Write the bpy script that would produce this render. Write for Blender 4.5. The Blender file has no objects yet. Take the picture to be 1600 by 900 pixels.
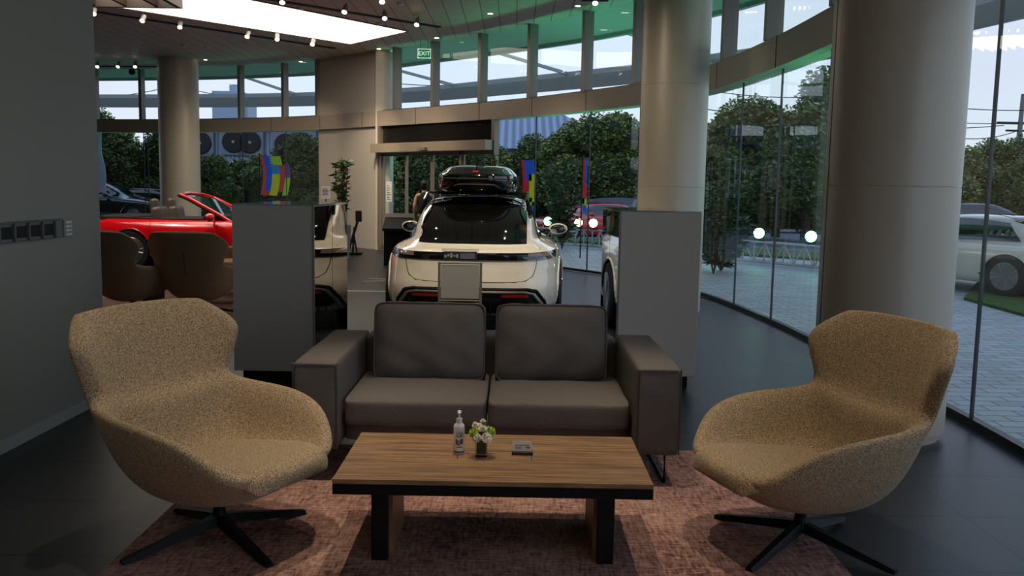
import bpy, bmesh, math, random
from mathutils import Vector, Matrix
PI = math.pi
S = bpy.context.scene
C = S.collection
random.seed(7)

# ------------------------------------------------------------ camera, sky, exposure
F_PX = 1400.0
PITCH = math.atan(155 / 1400.0)
ROLL = 0.018
cam_d = bpy.data.cameras.new('camera'); cam = bpy.data.objects.new('camera', cam_d); C.objects.link(cam)
cam_d.sensor_width = 36; cam_d.lens = 36 * F_PX / 1600; cam_d.clip_start = 0.05; cam_d.clip_end = 400
CAM = Vector((0, 0, 1.5))
FW = Vector((0, math.cos(PITCH), -math.sin(PITCH)))
U0 = Vector((0, math.sin(PITCH), math.cos(PITCH))); R0 = Vector((1, 0, 0))
UP = U0 * math.cos(ROLL) - R0 * math.sin(ROLL)
RT = R0 * math.cos(ROLL) + U0 * math.sin(ROLL)
M = Matrix((RT, UP, -FW)).transposed().to_4x4(); M.translation = CAM
cam.matrix_world = M
S.camera = cam

def ray(x, y): return FW + RT * ((x - 800) / F_PX) + UP * ((450 - y) / F_PX)
def onz(x, y, z=0.0):
    d = ray(x, y); return CAM + d * ((z - CAM.z) / d.z)
def ony(x, y, Y):
    d = ray(x, y); return CAM + d * (Y / d.y)

world = bpy.data.worlds.new('world'); S.world = world; world.use_nodes = True
wn = world.node_tree.nodes; wl = world.node_tree.links
wn.clear()
wo = wn.new('ShaderNodeOutputWorld'); wb = wn.new('ShaderNodeBackground')
wt = wn.new('ShaderNodeTexCoord'); wsx = wn.new('ShaderNodeSeparateXYZ'); wr = wn.new('ShaderNodeValToRGB')
wno = wn.new('ShaderNodeTexNoise'); wno.inputs['Scale'].default_value = 3.0; wno.inputs['Detail'].default_value = 4
wmx = wn.new('ShaderNodeMix'); wmx.data_type = 'RGBA'; wmx.blend_type = 'MULTIPLY'; wmx.inputs[0].default_value = 0.22
wl.new(wt.outputs['Generated'], wsx.inputs[0]); wl.new(wsx.outputs['Z'], wr.inputs[0])
wl.new(wt.outputs['Generated'], wno.inputs['Vector'])
e = wr.color_ramp.elements
e[0].position = 0.0; e[0].color = (0.60, 0.64, 0.74, 1)
e[1].position = 0.6; e[1].color = (0.30, 0.40, 0.60, 1)
m_ = wr.color_ramp.elements.new(0.2); m_.color = (0.56, 0.64, 0.80, 1)
wl.new(wr.outputs[0], wmx.inputs[6]); wl.new(wno.outputs['Color'], wmx.inputs[7])
wl.new(wmx.outputs[2], wb.inputs[0]); wl.new(wb.outputs[0], wo.inputs[0])
wb.inputs[1].default_value = 1.65
S.view_settings.view_transform = 'Standard'; S.view_settings.look = 'None'
S.view_settings.exposure = 0.0; S.view_settings.gamma = 1.0; S.view_settings.use_curve_mapping = False

def spot(name, loc, target, energy, col=(1, .82, .6), angle=60, size=.03, blend=.6):
    d = bpy.data.lights.new(name, 'SPOT'); d.energy = energy; d.color = col
    d.spot_size = math.radians(angle); d.spot_blend = blend; d.shadow_soft_size = size
    o = bpy.data.objects.new(name, d); C.objects.link(o); o.location = loc
    o.rotation_euler = (Vector(target) - Vector(loc)).to_track_quat('-Z', 'Y').to_euler()
    return o
def area(name, loc, target, energy, sx, sy, col=(1, .9, .75)):
    d = bpy.data.lights.new(name, 'AREA'); d.energy = energy; d.color = col
    d.shape = 'RECTANGLE'; d.size = sx; d.size_y = sy
    o = bpy.data.objects.new(name, d); C.objects.link(o); o.location = loc
    o.rotation_euler = (Vector(target) - Vector(loc)).to_track_quat('-Z', 'Y').to_euler()
    return o
WARM = (1, .84, .64)
for x, y, tx, ty, en in [(-1.15, 3.9, -1.15, 3.75, 200), (1.2, 4.0, 1.2, 3.8, 190), (-.1, 4.15, -.1, 3.9, 200),
                         (-.2, 5.0, -.2, 4.9, 90)]:
    spot('indoor_spot', (x, y, 4.45), (tx, ty, 0), en, WARM, 44, .025, .8)
for x, y, tx, ty, en in [(-2.2, 10.2, -.7, 10.4, 260), (.6, 9.6, -.2, 11.0, 220), (-.5, 6.6, -.45, 9.3, 430),
                         (-7.5, 13.5, -6.3, 15.8, 300), (-4.6, 13.8, -4.4, 15.8, 240), (-3.2, 9.0, -3.8, 10.4, 70),
                         (-3.5, 19.0, -3.9, 22.0, 330), (-3.9, 20.6, -7.8, 24.2, 260), (-1.6, 8.0, 1.9, 11.0, 210), (-3.6, 17.5, -1.8, 20.4, 220), (-1.2, 14.5, .9, 17.0, 200)]:  # the spot aimed at the pale column is added to brighten it
    spot('indoor_spot', (x, y, 4.45), (tx, ty, .6), en, WARM, 62, .04, .8)

# ------------------------------------------------------------ materials
def lin(c): return tuple(((v / 255) / 12.92 if v / 255 <= .04045 else ((v / 255 + .055) / 1.055) ** 2.4) for v in c)
MC = {}
def mat(name, rgb, rough=.5, metal=0., coat=0., rgb2=None, scale=8., stretch=(1, 1, 1), bump=0., bscale=None, detail=4, emit=None, emit_s=0., spec=.5, contrast=.25, obj=True, trans=0., sheen=0.):
    if name in MC: return MC[name]
    m = bpy.data.materials.new(name); m.use_nodes = True
    nt = m.node_tree; n = nt.nodes; l = nt.links; p = n['Principled BSDF']
    p.inputs['Base Color'].default_value = (*lin(rgb), 1); p.inputs['Roughness'].default_value = rough
    p.inputs['Metallic'].default_value = metal; p.inputs['Coat Weight'].default_value = coat
    p.inputs['Coat Roughness'].default_value = .03
    p.inputs['Specular IOR Level'].default_value = spec
    if trans: p.inputs['Transmission Weight'].default_value = trans
    if sheen: p.inputs['Sheen Weight'].default_value = sheen
    if rgb2 is not None or bump:
        tc = n.new('ShaderNodeTexCoord'); mp = n.new('ShaderNodeMapping'); mp.inputs['Scale'].default_value = stretch
        l.new(tc.outputs['Object'], mp.inputs[0])
        nz = n.new('ShaderNodeTexNoise'); nz.inputs['Scale'].default_value = scale; nz.inputs['Detail'].default_value = detail
        l.new(mp.outputs[0], nz.inputs['Vector'])
        if rgb2 is not None:
            cr = n.new('ShaderNodeValToRGB'); cr.color_ramp.elements[0].position = .5 - contrast; cr.color_ramp.elements[1].position = .5 + contrast
            cr.color_ramp.elements[0].color = (*lin(rgb), 1); cr.color_ramp.elements[1].color = (*lin(rgb2), 1)
            l.new(nz.outputs['Fac'], cr.inputs[0]); l.new(cr.outputs[0], p.inputs['Base Color'])
        if bump:
            b = n.new('ShaderNodeBump'); b.inputs['Strength'].default_value = bump; b.inputs['Distance'].default_value = .01
            if bscale:
                nz2 = n.new('ShaderNodeTexNoise'); nz2.inputs['Scale'].default_value = bscale; nz2.inputs['Detail'].default_value = 3
                l.new(mp.outputs[0], nz2.inputs['Vector']); l.new(nz2.outputs['Fac'], b.inputs['Height'])
            else: l.new(nz.outputs['Fac'], b.inputs['Height'])
            l.new(b.outputs[0], p.inputs['Normal'])
    if emit is not None:
        p.inputs['Emission Color'].default_value = (*lin(emit), 1); p.inputs['Emission Strength'].default_value = emit_s
    MC[name] = m; return m

def glass_mat(name, tint=(.95, .975, .97), ior=1.5, boost=1.0):
    if name in MC: return MC[name]
    m = bpy.data.materials.new(name); m.use_nodes = True; nt = m.node_tree; n = nt.nodes; l = nt.links
    n.remove(n['Principled BSDF']); o = n['Material Output']
    t = n.new('ShaderNodeBsdfTransparent'); t.inputs[0].default_value = (*tint, 1)
    g = n.new('ShaderNodeBsdfGlossy'); g.inputs['Roughness'].default_value = .0; g.inputs[0].default_value = (.9, .95, .95, 1)
    f = n.new('ShaderNodeFresnel'); f.inputs[0].default_value = ior
    k = n.new('ShaderNodeMath'); k.operation = 'MULTIPLY'; k.inputs[1].default_value = boost; k.use_clamp = True
    x = n.new('ShaderNodeMixShader'); l.new(f.outputs[0], k.inputs[0])
    ge = n.new('ShaderNodeNewGeometry'); iv = n.new('ShaderNodeMath'); iv.operation = 'SUBTRACT'; iv.inputs[0].default_value = 1; l.new(ge.outputs['Backfacing'], iv.inputs[1])
    mu = n.new('ShaderNodeMath'); mu.operation = 'MULTIPLY'; l.new(k.outputs[0], mu.inputs[0]); l.new(iv.outputs[0], mu.inputs[1]); l.new(mu.outputs[0], x.inputs[0])
    l.new(t.outputs[0], x.inputs[1]); l.new(g.outputs[0], x.inputs[2]); l.new(x.outputs[0], o.inputs[0])
    MC[name] = m; return m

def grid_mat(name, base, line, sx, sy, lw, rough, offx=0, offy=0, rough2=None, noise=.15, bump=.3, offset=0., metal=0, spec=.5, coord='Object'):
    if name in MC: return MC[name]
    m = bpy.data.materials.new(name); m.use_nodes = True; nt = m.node_tree; n = nt.nodes; l = nt.links; p = n['Principled BSDF']
    tc = n.new('ShaderNodeTexCoord'); mp = n.new('ShaderNodeMapping'); mp.inputs['Location'].default_value = (offx, offy, 0)
    l.new(tc.outputs[coord], mp.inputs[0])
    b = n.new('ShaderNodeTexBrick'); b.offset = offset; b.inputs['Scale'].default_value = 1
    b.inputs['Brick Width'].default_value = sx; b.inputs['Row Height'].default_value = sy; b.inputs['Mortar Size'].default_value = lw
    b.inputs['Mortar Smooth'].default_value = .1
    c = lin(base); b.inputs['Color1'].default_value = (*[v * (1 - noise) for v in c], 1); b.inputs['Color2'].default_value = (*[v * (1 + noise) for v in c], 1)
    b.inputs['Mortar'].default_value = (*lin(line), 1)
    l.new(mp.outputs[0], b.inputs['Vector'])
    nz = n.new('ShaderNodeTexNoise'); nz.inputs['Scale'].default_value = 5; nz.inputs['Detail'].default_value = 6
    l.new(tc.outputs[coord], nz.inputs['Vector'])
    mx = n.new('ShaderNodeMix'); mx.data_type = 'RGBA'; mx.blend_type = 'OVERLAY'; mx.inputs[0].default_value = .25
    l.new(b.outputs['Color'], mx.inputs[6]); l.new(nz.outputs['Color'], mx.inputs[7]); l.new(mx.outputs[2], p.inputs['Base Color'])
    p.inputs['Roughness'].default_value = rough; p.inputs['Metallic'].default_value = metal; p.inputs['Specular IOR Level'].default_value = spec
    bp = n.new('ShaderNodeBump'); bp.inputs['Strength'].default_value = bump; bp.inputs['Distance'].default_value = .004; bp.invert = True
    l.new(b.outputs['Fac'], bp.inputs['Height']); l.new(bp.outputs[0], p.inputs['Normal'])
    MC[name] = m; return m

# ------------------------------------------------------------ mesh helpers
def obj(name, bm, m, parent=None, smooth=False, mods=None, bevel=0., loc=None, rot=None):
    me = bpy.data.meshes.new(name)
    bmesh.ops.recalc_face_normals(bm, faces=bm.faces)
    if smooth:
        for f in bm.faces: f.smooth = True
    bm.to_mesh(me); bm.free()
    for mm in (m if isinstance(m, (list, tuple)) else [m]): me.materials.append(mm)
    o = bpy.data.objects.new(name, me); C.objects.link(o)
    if parent: o.parent = parent
    if loc is not None: o.location = loc
    if rot is not None: o.rotation_euler = rot
    if bevel:
        b = o.modifiers.new('bevel', 'BEVEL'); b.width = bevel; b.segments = 3; b.limit_method = 'ANGLE'
        b.angle_limit = math.radians(40)
        for f in me.polygons: f.use_smooth = True
        w = o.modifiers.new('wn', 'WEIGHTED_NORMAL')
    for k, v in (mods or []):
        if k == 'sub': q = o.modifiers.new('sub', 'SUBSURF'); q.levels = v; q.render_levels = v
    return o
def tag(o, label, cat, group=None, kind=None):
    o['label'] = label; o['category'] = cat
    if group: o['group'] = group
    if kind: o['kind'] = kind
    return o
def thing(name, label, cat, loc=(0, 0, 0), rotz=0., group=None):
    o = bpy.data.objects.new(name, None); C.objects.link(o); o.location = loc; o.rotation_euler = (0, 0, rotz)
    o.empty_display_size = .1
    return tag(o, label, cat, group)
def struct(o): o['kind'] = 'structure'; return o
def lab(o, l): o['label'] = l; return o
def box(bm, x0, x1, y0, y1, z0, z1, mi=0, mtx=None):
    v = [bm.verts.new((x, y, z)) for z in (z0, z1) for x, y in ((x0, y0), (x1, y0), (x1, y1), (x0, y1))]
    if mtx is not None:
        for q in v: q.co = mtx @ q.co
    for f in ((0, 1, 2, 3), (4, 5, 6, 7), (0, 1, 5, 4), (1, 2, 6, 5), (2, 3, 7, 6), (3, 0, 4, 7)):
        bm.faces.new([v[i] for i in f]).material_index = mi
    return v
def bx(*a, **k):
    bm = bmesh.new(); box(bm, *a, **k); return bm
def tube(bm, pts, r, n=8, mi=0, closed=False, rs=None):
    pts = [Vector(p) for p in pts]; rings = []; N = len(pts)
    up = Vector((0, 0, 1))
    for i, p in enumerate(pts):
        a = pts[(i - 1) % N] if (closed or i > 0) else p
        b = pts[(i + 1) % N] if (closed or i < N - 1) else p
        t = (b - a).normalized()
        u = t.cross(up)
        if u.length < .05: u = t.cross(Vector((0, 1, 0)))
        u.normalize(); w = t.cross(u).normalized()
        rr = rs[i] if rs else r
        rings.append([bm.verts.new(p + (u * math.cos(2 * PI * k / n) + w * math.sin(2 * PI * k / n)) * rr) for k in range(n)])
    R = range(N) if closed else range(N - 1)
    for i in R:
        A = rings[i]; B = rings[(i + 1) % N]
        for k in range(n): bm.faces.new((A[k], A[(k + 1) % n], B[(k + 1) % n], B[k])).material_index = mi
    if not closed:
        bm.faces.new(rings[0]).material_index = mi; bm.faces.new(rings[-1]).material_index = mi
def lathe(bm, prof, n=32, c=(0, 0), mi=0, axis='z', org=(0, 0, 0)):
    rings = []
    for r, z in prof:
        ring = []
        for k in range(n):
            a = 2 * PI * k / n; x = r * math.cos(a); y = r * math.sin(a)
            if axis == 'z': co = (x + c[0], y + c[1], z)
            elif axis == 'x': co = (org[0] + z, org[1] + x, org[2] + y)
            else: co = (org[0] + x, org[1] + z, org[2] + y)
            ring.append(bm.verts.new(co))
        rings.append(ring)
    for A, B in zip(rings, rings[1:]):
        for k in range(n): bm.faces.new((A[k], A[(k + 1) % n], B[(k + 1) % n], B[k])).material_index = mi
    bm.faces.new(rings[0]).material_index = mi; bm.faces.new(rings[-1]).material_index = mi
def rbox(name, x0, x1, y0, y1, z0, z1, m, parent=None, b=.01):
    return obj(name, bx(x0, x1, y0, y1, z0, z1), m, parent, bevel=b)
def copy_tree(o, parent=None):
    c = o.copy(); C.objects.link(c); c.parent = parent
    for ch in list(o.children): copy_tree(ch, c)
    return c
def text(name, body, size, m, parent, mtx, extrude=.002, align='CENTER', stretch=1.0):
    cu = bpy.data.curves.new(name, 'FONT'); cu.body = body; cu.size = size; cu.extrude = extrude; cu.align_x = align; cu.align_y = 'CENTER'
    cu.materials.append(m); tmp = bpy.data.objects.new(name, cu); C.objects.link(tmp)
    me = bpy.data.meshes.new_from_object(tmp.evaluated_get(bpy.context.evaluated_depsgraph_get())); bpy.data.objects.remove(tmp)
    o = bpy.data.objects.new(name, me); C.objects.link(o); o.parent = parent
    o.matrix_local = mtx @ Matrix.Diagonal((stretch, 1, 1, 1)); return o

# materials used around
m_floor = grid_mat('floor_tiles', (37, 39, 43), (6, 6, 7), 1.2, .62, .008, .38, offx=.25, offy=-.36 + .0, noise=.12)
m_ceil = grid_mat('ceiling_planks', (206, 196, 182), (38, 36, 34), .32, 30, .006, .55, noise=.03, bump=.2)
m_soffit = mat('soffit', (165, 168, 164), .5)
m_band = grid_mat('band_panels', (128, 118, 106), (40, 38, 35), 900, 900, .001, .45)
m_band = mat('band_metal', (178, 162, 145), .45, .1)
m_wall = mat('wall_paint', (152, 147, 135), .75, rgb2=(155, 150, 138), scale=2)
m_wallw = mat('wall_panel_white', (196, 186, 172), .5)
m_col = mat('column_metal', (196, 186, 168), .40, .15)
m_alu = mat('aluminium', (150, 144, 134), .4, .35)
m_dark = mat('dark_metal', (38, 38, 38), .4, .6)
m_black = mat('black', (11, 11, 11), .55, spec=.25)
m_blackm = mat('black_matte', (20, 20, 20), .75)
m_blackg = mat('black_gloss', (6, 6, 7), .06, coat=1)
m_white = mat('white', (225, 222, 215), .5)
m_glass = glass_mat('pane_glass', boost=1.0)
m_edge = mat('joint', (60, 70, 70), .3)

# ------------------------------------------------------------ facade curve
CP = [(-20, 27.0), (-16, 26.8), (-12, 26.1), (-9, 25.3), (-6.2, 24.0), (-4.6, 22.8), (-3.2, 21.4), (-1.6, 19.85), (-.06, 18.2), (.85, 17.0),
      (2.05, 15.1), (2.74, 13.0), (3.0, 10.6), (3.06, 8.6), (3.06, 6.2), (3.0, 4.8), (2.85, 2.6), (2.5, 0), (1.9, -3), (1.2, -6)]
def catmull(P, n=24):
    out = []
    for i in range(len(P) - 1):
        p0 = Vector(P[max(i - 1, 0)]); p1 = Vector(P[i]); p2 = Vector(P[i + 1]); p3 = Vector(P[min(i + 2, len(P) - 1)])
        for k in range(n):
            t = k / n
            out.append(.5 * ((2 * p1) + (p2 - p0) * t + (2 * p0 - 5 * p1 + 4 * p2 - p3) * t * t + (3 * p1 - p0 - 3 * p2 + p3) * t ** 3))
    out.append(Vector(P[-1])); return out
FC = catmull(CP)
def fnorm(i):
    a = FC[max(i - 6, 0)]; b = FC[min(i + 6, len(FC) - 1)]; t = (b - a).normalized()
    return Vector((-t.y, t.x))                         # outward: away from the room
# check the direction: outward from the showroom is towards +x/+y
if fnorm(len(FC) // 2).dot(Vector((1, 1))) < 0:
    _f = fnorm
    def fnorm(i): return -_f(i)
def foff(i, d): return FC[i] + fnorm(i) * d
def proj(P):
    v = Vector(P) - CAM; d = v.dot(FW)
    return (800 + F_PX * v.dot(RT) / d, 450 - F_PX * v.dot(UP) / d) if d > .1 else (9e9, 9e9)
def fidx(px, z):                                        # facade place under a picture column
    best = None
    for i in range(len(FC)):
        if FC[i].y < 4: continue
        q = proj((FC[i].x, FC[i].y, z))
        if best is None or abs(q[0] - px) < best[0]: best = (abs(q[0] - px), i)
    return best[1]
def strip(bm, i0, i1, d0, d1, z0, z1, step=4, mi=0):
    idx = list(range(i0, i1, step)) + [i1]; rings = []
    for i in idx:
        a = foff(i, d0); b = foff(i, d1)
        rings.append([bm.verts.new((a.x, a.y, z0)), bm.verts.new((b.x, b.y, z0)), bm.verts.new((b.x, b.y, z1)), bm.verts.new((a.x, a.y, z1))])
    for A, B in zip(rings, rings[1:]):
        for k in range(4): bm.faces.new((A[k], A[(k + 1) % 4], B[(k + 1) % 4], B[k])).material_index = mi
    bm.faces.new(rings[0]).material_index = mi; bm.faces.new(rings[-1]).material_index = mi
N = len(FC) - 1
ZB0, ZB1, ZC = 2.9, 3.25, 4.65

# floor and ceiling of the showroom
def region(inner, z0, z1, sgn=0.):
    bm = bmesh.new(); pts = [(foff(i, sgn).x, foff(i, sgn).y) for i in range(0, N + 1, 4)] + inner
    lo = [bm.verts.new((x, y, z0)) for x, y in pts]; hi = [bm.verts.new((x, y, z1)) for x, y in pts]
    bm.faces.new(lo); bm.faces.new(hi)
    for k in range(len(pts)): bm.faces.new((lo[k], lo[(k + 1) % len(pts)], hi[(k + 1) % len(pts)], hi[k]))
    return bm
struct(obj('floor', region([(-20, -6)], -.15, 0), m_floor))
struct(obj('ceiling', region([(-20, -6)], ZC, ZC + .2), m_ceil))
bm = bmesh.new(); strip(bm, 0, N, 0.0, 1.8, ZC, ZC + .2); strip(bm, 0, N, 1.7, 1.8, ZC - .08, ZC + .2)
struct(obj('trim_1', bm, m_soffit))
bm = bmesh.new(); strip(bm, 0, N, -.12, .16, ZB0, ZB1); struct(obj('trim_2', bm, m_band, smooth=False))
# outer brise ring, wedge-shaped in section
bm = bmesh.new()
idx = list(range(0, N + 1, 4)); rings = []
for i in idx:
    a, b, c = foff(i, 4.0), foff(i, 4.15), foff(i, 5.6)
    rings.append([bm.verts.new(v) for v in ((a.x, a.y, 4.40), (a.x, a.y, 4.28), (b.x, b.y, 3.98), (c.x, c.y, 4.34), (c.x, c.y, 4.42))])
for A, B in zip(rings, rings[1:]):
    for k in range(5): bm.faces.new((A[k], A[(k + 1) % 5], B[(k + 1) % 5], B[k]))
struct(obj('trim_3', bm, m_soffit))
# brackets holding the outer ring
for i in range(30, N, 46):
    bm = bmesh.new(); n_ = fnorm(i); a = foff(i, 1.7); b = foff(i, 4.3)
    t_ = Vector((-n_.y, n_.x)) * .03
    v = [(a - t_, 4.62), (b - t_, 4.38), (b - t_, 4.30), (a - t_, 4.56), (a + t_, 4.62), (b + t_, 4.38), (b + t_, 4.30), (a + t_, 4.56)]
    v = [bm.verts.new((p.x, p.y, z)) for p, z in v]
    for f in ((0, 1, 2, 3), (4, 5, 6, 7), (0, 1, 5, 4), (1, 2, 6, 5), (2, 3, 7, 6), (3, 0, 4, 7)): bm.faces.new([v[k] for k in f])
    struct(obj('trim_4', bm, m_soffit))
# panel joints of the band
bm = bmesh.new()
for i in range(6, N, 22):
    p = foff(i, -.123); n_ = fnorm(i); ang = math.atan2(n_.y, n_.x)
    box(bm, -.002, .004, -.004, .004, ZB0 - .001, ZB1 + .001, mtx=Matrix.Translation((p.x, p.y, 0)) @ Matrix.Rotation(ang, 4, 'Z'))
struct(obj('trim_5', bm, m_blackm))

# glass panes below the band: joints where the photo shows them
lower = sorted(set([0, 30, 60] + [fidx(x, 1.4) for x in (228, 300, 378, 449, 500)]))
lower2 = [fidx(x, 1.2) for x in (777, 835, 919, 1000, 1094, 1151, 1212, 1284)] + [fidx(1410, 1.2), fidx(1541, 1.2)]
lower2 = sorted(set(lower2)); lower2 += list(range(lower2[-1] + 18, N, 18)) + [N]
wi = 0
def pane(i0, i1, z0, z1, joint=True, mull=None):
    global wi
    wi += 1
    bm = bmesh.new(); a = FC[i0]; b = FC[i1]
    strip(bm, i0, i1, -.006, .006, z0, z1, step=2)
    o = struct(obj('window_%d' % wi, bm, m_glass))
    p = FC[i1]; n_ = fnorm(i1); ang = math.atan2(n_.y, n_.x); T = Matrix.Translation((p.x, p.y, 0)) @ Matrix.Rotation(ang, 4, 'Z')
    if mull:
        obj('mullion', bx(-.02 - mull, .06, -.045, .045, z0, z1, mtx=T), m_alu, o)
    elif joint:
        obj('window_joint', bx(-.012, .012, -.006, .006, z0, z1, mtx=T), m_edge, o)
    bm = bmesh.new(); strip(bm, i0, i1, -.03, .03, z0 - .02, z0 + .025, step=4)
    obj('window_track', bm, m_dark, o)
for a, b in zip(lower, lower[1:]): pane(a, b, .03, ZB0)
for a, b in zip(lower2, lower2[1:]): pane(a, b, .03, ZB0)
upper = sorted(set([0, 20, 45] + [fidx(x, 4.0) for x in (150, 223, 300, 376, 446, 500)]))
upper2 = sorted(set([fidx(x, 4.0) for x in (597, 621, 683, 755, 835, 920, 1002, 1080, 1148, 1216, 1330)])); upper2 += list(range(upper2[-1] + 16, N, 16)) + [N]
for a, b in zip(upper, upper[1:]): pane(a, b, ZB1, ZC, mull=.10)
for a, b in zip(upper2, upper2[1:]): pane(a, b, ZB1, ZC, mull=.12)

# solid white wall section between the glazing
i0, i1 = fidx(501, 1.2), fidx(588, 1.2)
bm = bmesh.new(); strip(bm, i0, i1, -.05, .35, 0, ZB0); strip(bm, i0, i1, -.05, .35, ZB1, ZC)
box(bm, *(lambda p: (p.x - .0, p.x + .34, p.y - .2, p.y + .4))(FC[i1]), 0, ZC)
struct(obj('wall_back', bm, m_wallw))

# ------------------------------------------------------------ automatic door in the back wall
da, db = fidx(592, 1.2), fidx(777, 1.2)
A_, B_ = FC[da].copy(), FC[db].copy()
dirv = (B_ - A_); L = dirv.length; ang = math.atan2(dirv.y, dirv.x)
DT = Matrix.Translation((A_.x, A_.y, 0)) @ Matrix.Rotation(ang, 4, 'Z')
dm = mat('door_frame_metal', (150, 138, 120), .4, .4)
door = struct(obj('door_1', bx(.12, L - .02, -.34, -.10, 2.28, 2.48, mtx=DT), mat('door_header', (176, 160, 138), .4, .3), bevel=0))
bm = bmesh.new()
for x in (.1, L - .08): box(bm, x, x + .09, -.12, .02, 0, ZB0, mtx=DT)
box(bm, .1, L, -.1, .02, 2.28, 2.34, mtx=DT); obj('door_frame', bm, dm, door)
bm = bmesh.new(); box(bm, .19, L - .08, -.02, .0, 2.34, ZB0, mtx=DT); obj('transom_pane', bm, mat('transom_dark', (34, 32, 30), .15), door)
pw = (L - .27) / 4
for k in range(4):
    y = -.05 if k in (0, 3) else -.11
    bm = bmesh.new(); x = .19 + k * pw
    for xx in (x, x + pw - .05): box(bm, xx, xx + .05, y, y + .04, 0.02, 2.28, mtx=DT)
    box(bm, x, x + pw, y, y + .04, .02, .12, mtx=DT); box(bm, x, x + pw, y, y + .04, 2.2, 2.28, mtx=DT)
    lf = obj('door_leaf', bm, dm, door)
    obj('door_pane', bx(x + .05, x + pw - .05, y + .015, y + .025, .12, 2.2, mtx=DT), m_glass, lf)
sx = onz(667, 212, 2.40)
obj('motion_sensor', bx(L * .48, L * .48 + .26, -.42, -.34, 2.30, 2.36, mtx=DT), m_alu, door, bevel=0)
nt = tag(obj('notice', bx(.19 + .2, .19 + .42, -.085, -.08, 1.15, 1.62, mtx=DT), m_white), 'white paper notice taped to the glass leaf of the entrance door', 'notice')
bm = bmesh.new()
for k in range(9): box(bm, .42, .58 - .04 * (k % 3), -.088, -.086, 1.2 + k * .04, 1.212 + k * .04, mtx=DT)
obj('printed_lines', bm, m_dark, nt)
# dark glazed strip right of the door handled by pane; left edge glass fin

# ------------------------------------------------------------ near left wall
bm = bx(-3.1, -2.8, -5, 6.08, 0, ZC); struct(obj('wall_left', bm, m_wall))
struct(obj('baseboard_left', bx(-2.812, -2.785, -5, 6.09, 0, .075), mat('baseboard', (172, 172, 166), .5)))
struct(obj('wall_behind', bx(-20, 3.5, -6.3, -6, 0, ZC), m_wall))
struct(obj('wall_far', bx(-20.2, -20, -6, 27, 0, ZC), m_wall))
v = thing('wall_vent', 'long narrow grey vent grille with dark slots on the left wall', 'vent', (-2.8, 5.0, 1.21))
obj('vent_backing', bx(0, .004, -1.2, .56, -.055, .055), mat('vent_grey', (120, 120, 115), .6), v)
bm = bmesh.new()
for k in range(11): box(bm, .004, .008, -1.18 + .15 * k, -1.18 + .15 * k + .125, -.038, .03)
obj('vent_slot', bm, m_blackm, v)
bm = bmesh.new()
for k in range(12): box(bm, .004, .02, -1.20 + .15 * k, -1.185 + .15 * k, -.06, .055)
box(bm, .002, .016, -1.2, .52, .045, .058); box(bm, .002, .016, -1.2, .52, -.06, -.052)
obj('vent_fin', bm, mat('vent_fins', (96, 98, 94), .5), v)
sp = thing('wall_switch', 'small grey switch panel at the right end of the wall vent', 'switch', (-2.8, 5.62, 1.205))
obj('switch_plate', bx(0, .012, -.05, .05, -.055, .055), mat('switch_grey', (140, 140, 135), .5), sp, bevel=.003)
bm = bmesh.new()
for k in range(4): box(bm, .012, .018, -.035, .005, -.045 + k * .025, -.03 + k * .025); box(bm, .012, .018, .012, .035, -.045 + k * .025, -.03 + k * .025)
obj('switch_button', bm, m_white, sp)

# ------------------------------------------------------------ columns
def column(x, y, r, label, zt=ZC):
    bm = bmesh.new()
    lathe(bm, [(r - .03, 0), (r - .03, .05), (r, .055), (r, 1.55), (r - .004, 1.553), (r - .004, 1.557), (r, 1.56), (r, 2.75), (r - .004, 2.753), (r - .004, 2.757), (r, 2.76), (r, zt)], 96, (x, y))
    o = obj('column', bm, m_col, smooth=False)
    for p in o.data.polygons: p.use_smooth = True
    md = o.modifiers.new('edge', 'EDGE_SPLIT'); md.split_angle = .5
    tag(o, label, 'column'); o['kind'] = 'structure'
    bm = bmesh.new(); lathe(bm, [(r - .06, 0), (r - .06, .012), (r - .028, .012), (r - .02, .0)], 64, (x, y)); 
    obj('column_seam', bx(x - r - .002, x - r + .0, y - .004, y + .004, .06, zt), m_dark, o); bm.free()
column(2.35, 5.62, .395, 'large round pale metal column at the right beside the glass')
pc = ony(1048, 300, 11.0)
column(pc.x, 11.0, .405, 'round pale column behind the right grey cabinet')
pc = ony(281, 250, 23.4)
column(pc.x, 23.4, .50, 'distant round beige column behind the red convertible')

# ------------------------------------------------------------ ceiling fittings
lp = tag(None or obj('ceiling_light_panel', (lambda: None)() or (lambda b: b)(bmesh.new()), mat('light_panel', (255, 246, 232), .5, emit=(255, 244, 228), emit_s=3.2)), 'big glowing white rectangular light panel set in the ceiling', 'ceiling light')
def quadslab(o, P, z0, z1):
    bm = bmesh.new(); lo = [bm.verts.new((x, y, z0)) for x, y in P]; hi = [bm.verts.new((x, y, z1)) for x, y in P]
    bm.faces.new(lo); bm.faces.new(hi)
    for k in range(4): bm.faces.new((lo[k], lo[(k + 1) % 4], hi[(k + 1) % 4], hi[k]))
    bmesh.ops.recalc_face_normals(bm, faces=bm.faces); bm.to_mesh(o.data); bm.free()
P1 = Vector((-2.2, 18.64)); P2 = Vector((-3.69, 20.42)); 
P4 = P1 + Vector((-.635, -.772)) * 9; P3 = P2 + Vector((-.685, -.728)) * 9
quadslab(lp, [P1, P2, P3, P4], ZC - .012, ZC - .001)
fr = bmesh.new()
for a, b in ((P1, P2), (P2, P3), (P3, P4), (P4, P1)): tube(fr, [(a.x, a.y, ZC - .008), (b.x, b.y, ZC - .008)], .018, 4)
obj('panel_frame', fr, mat('frame_taupe', (120, 112, 104), .5), lp)
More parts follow.
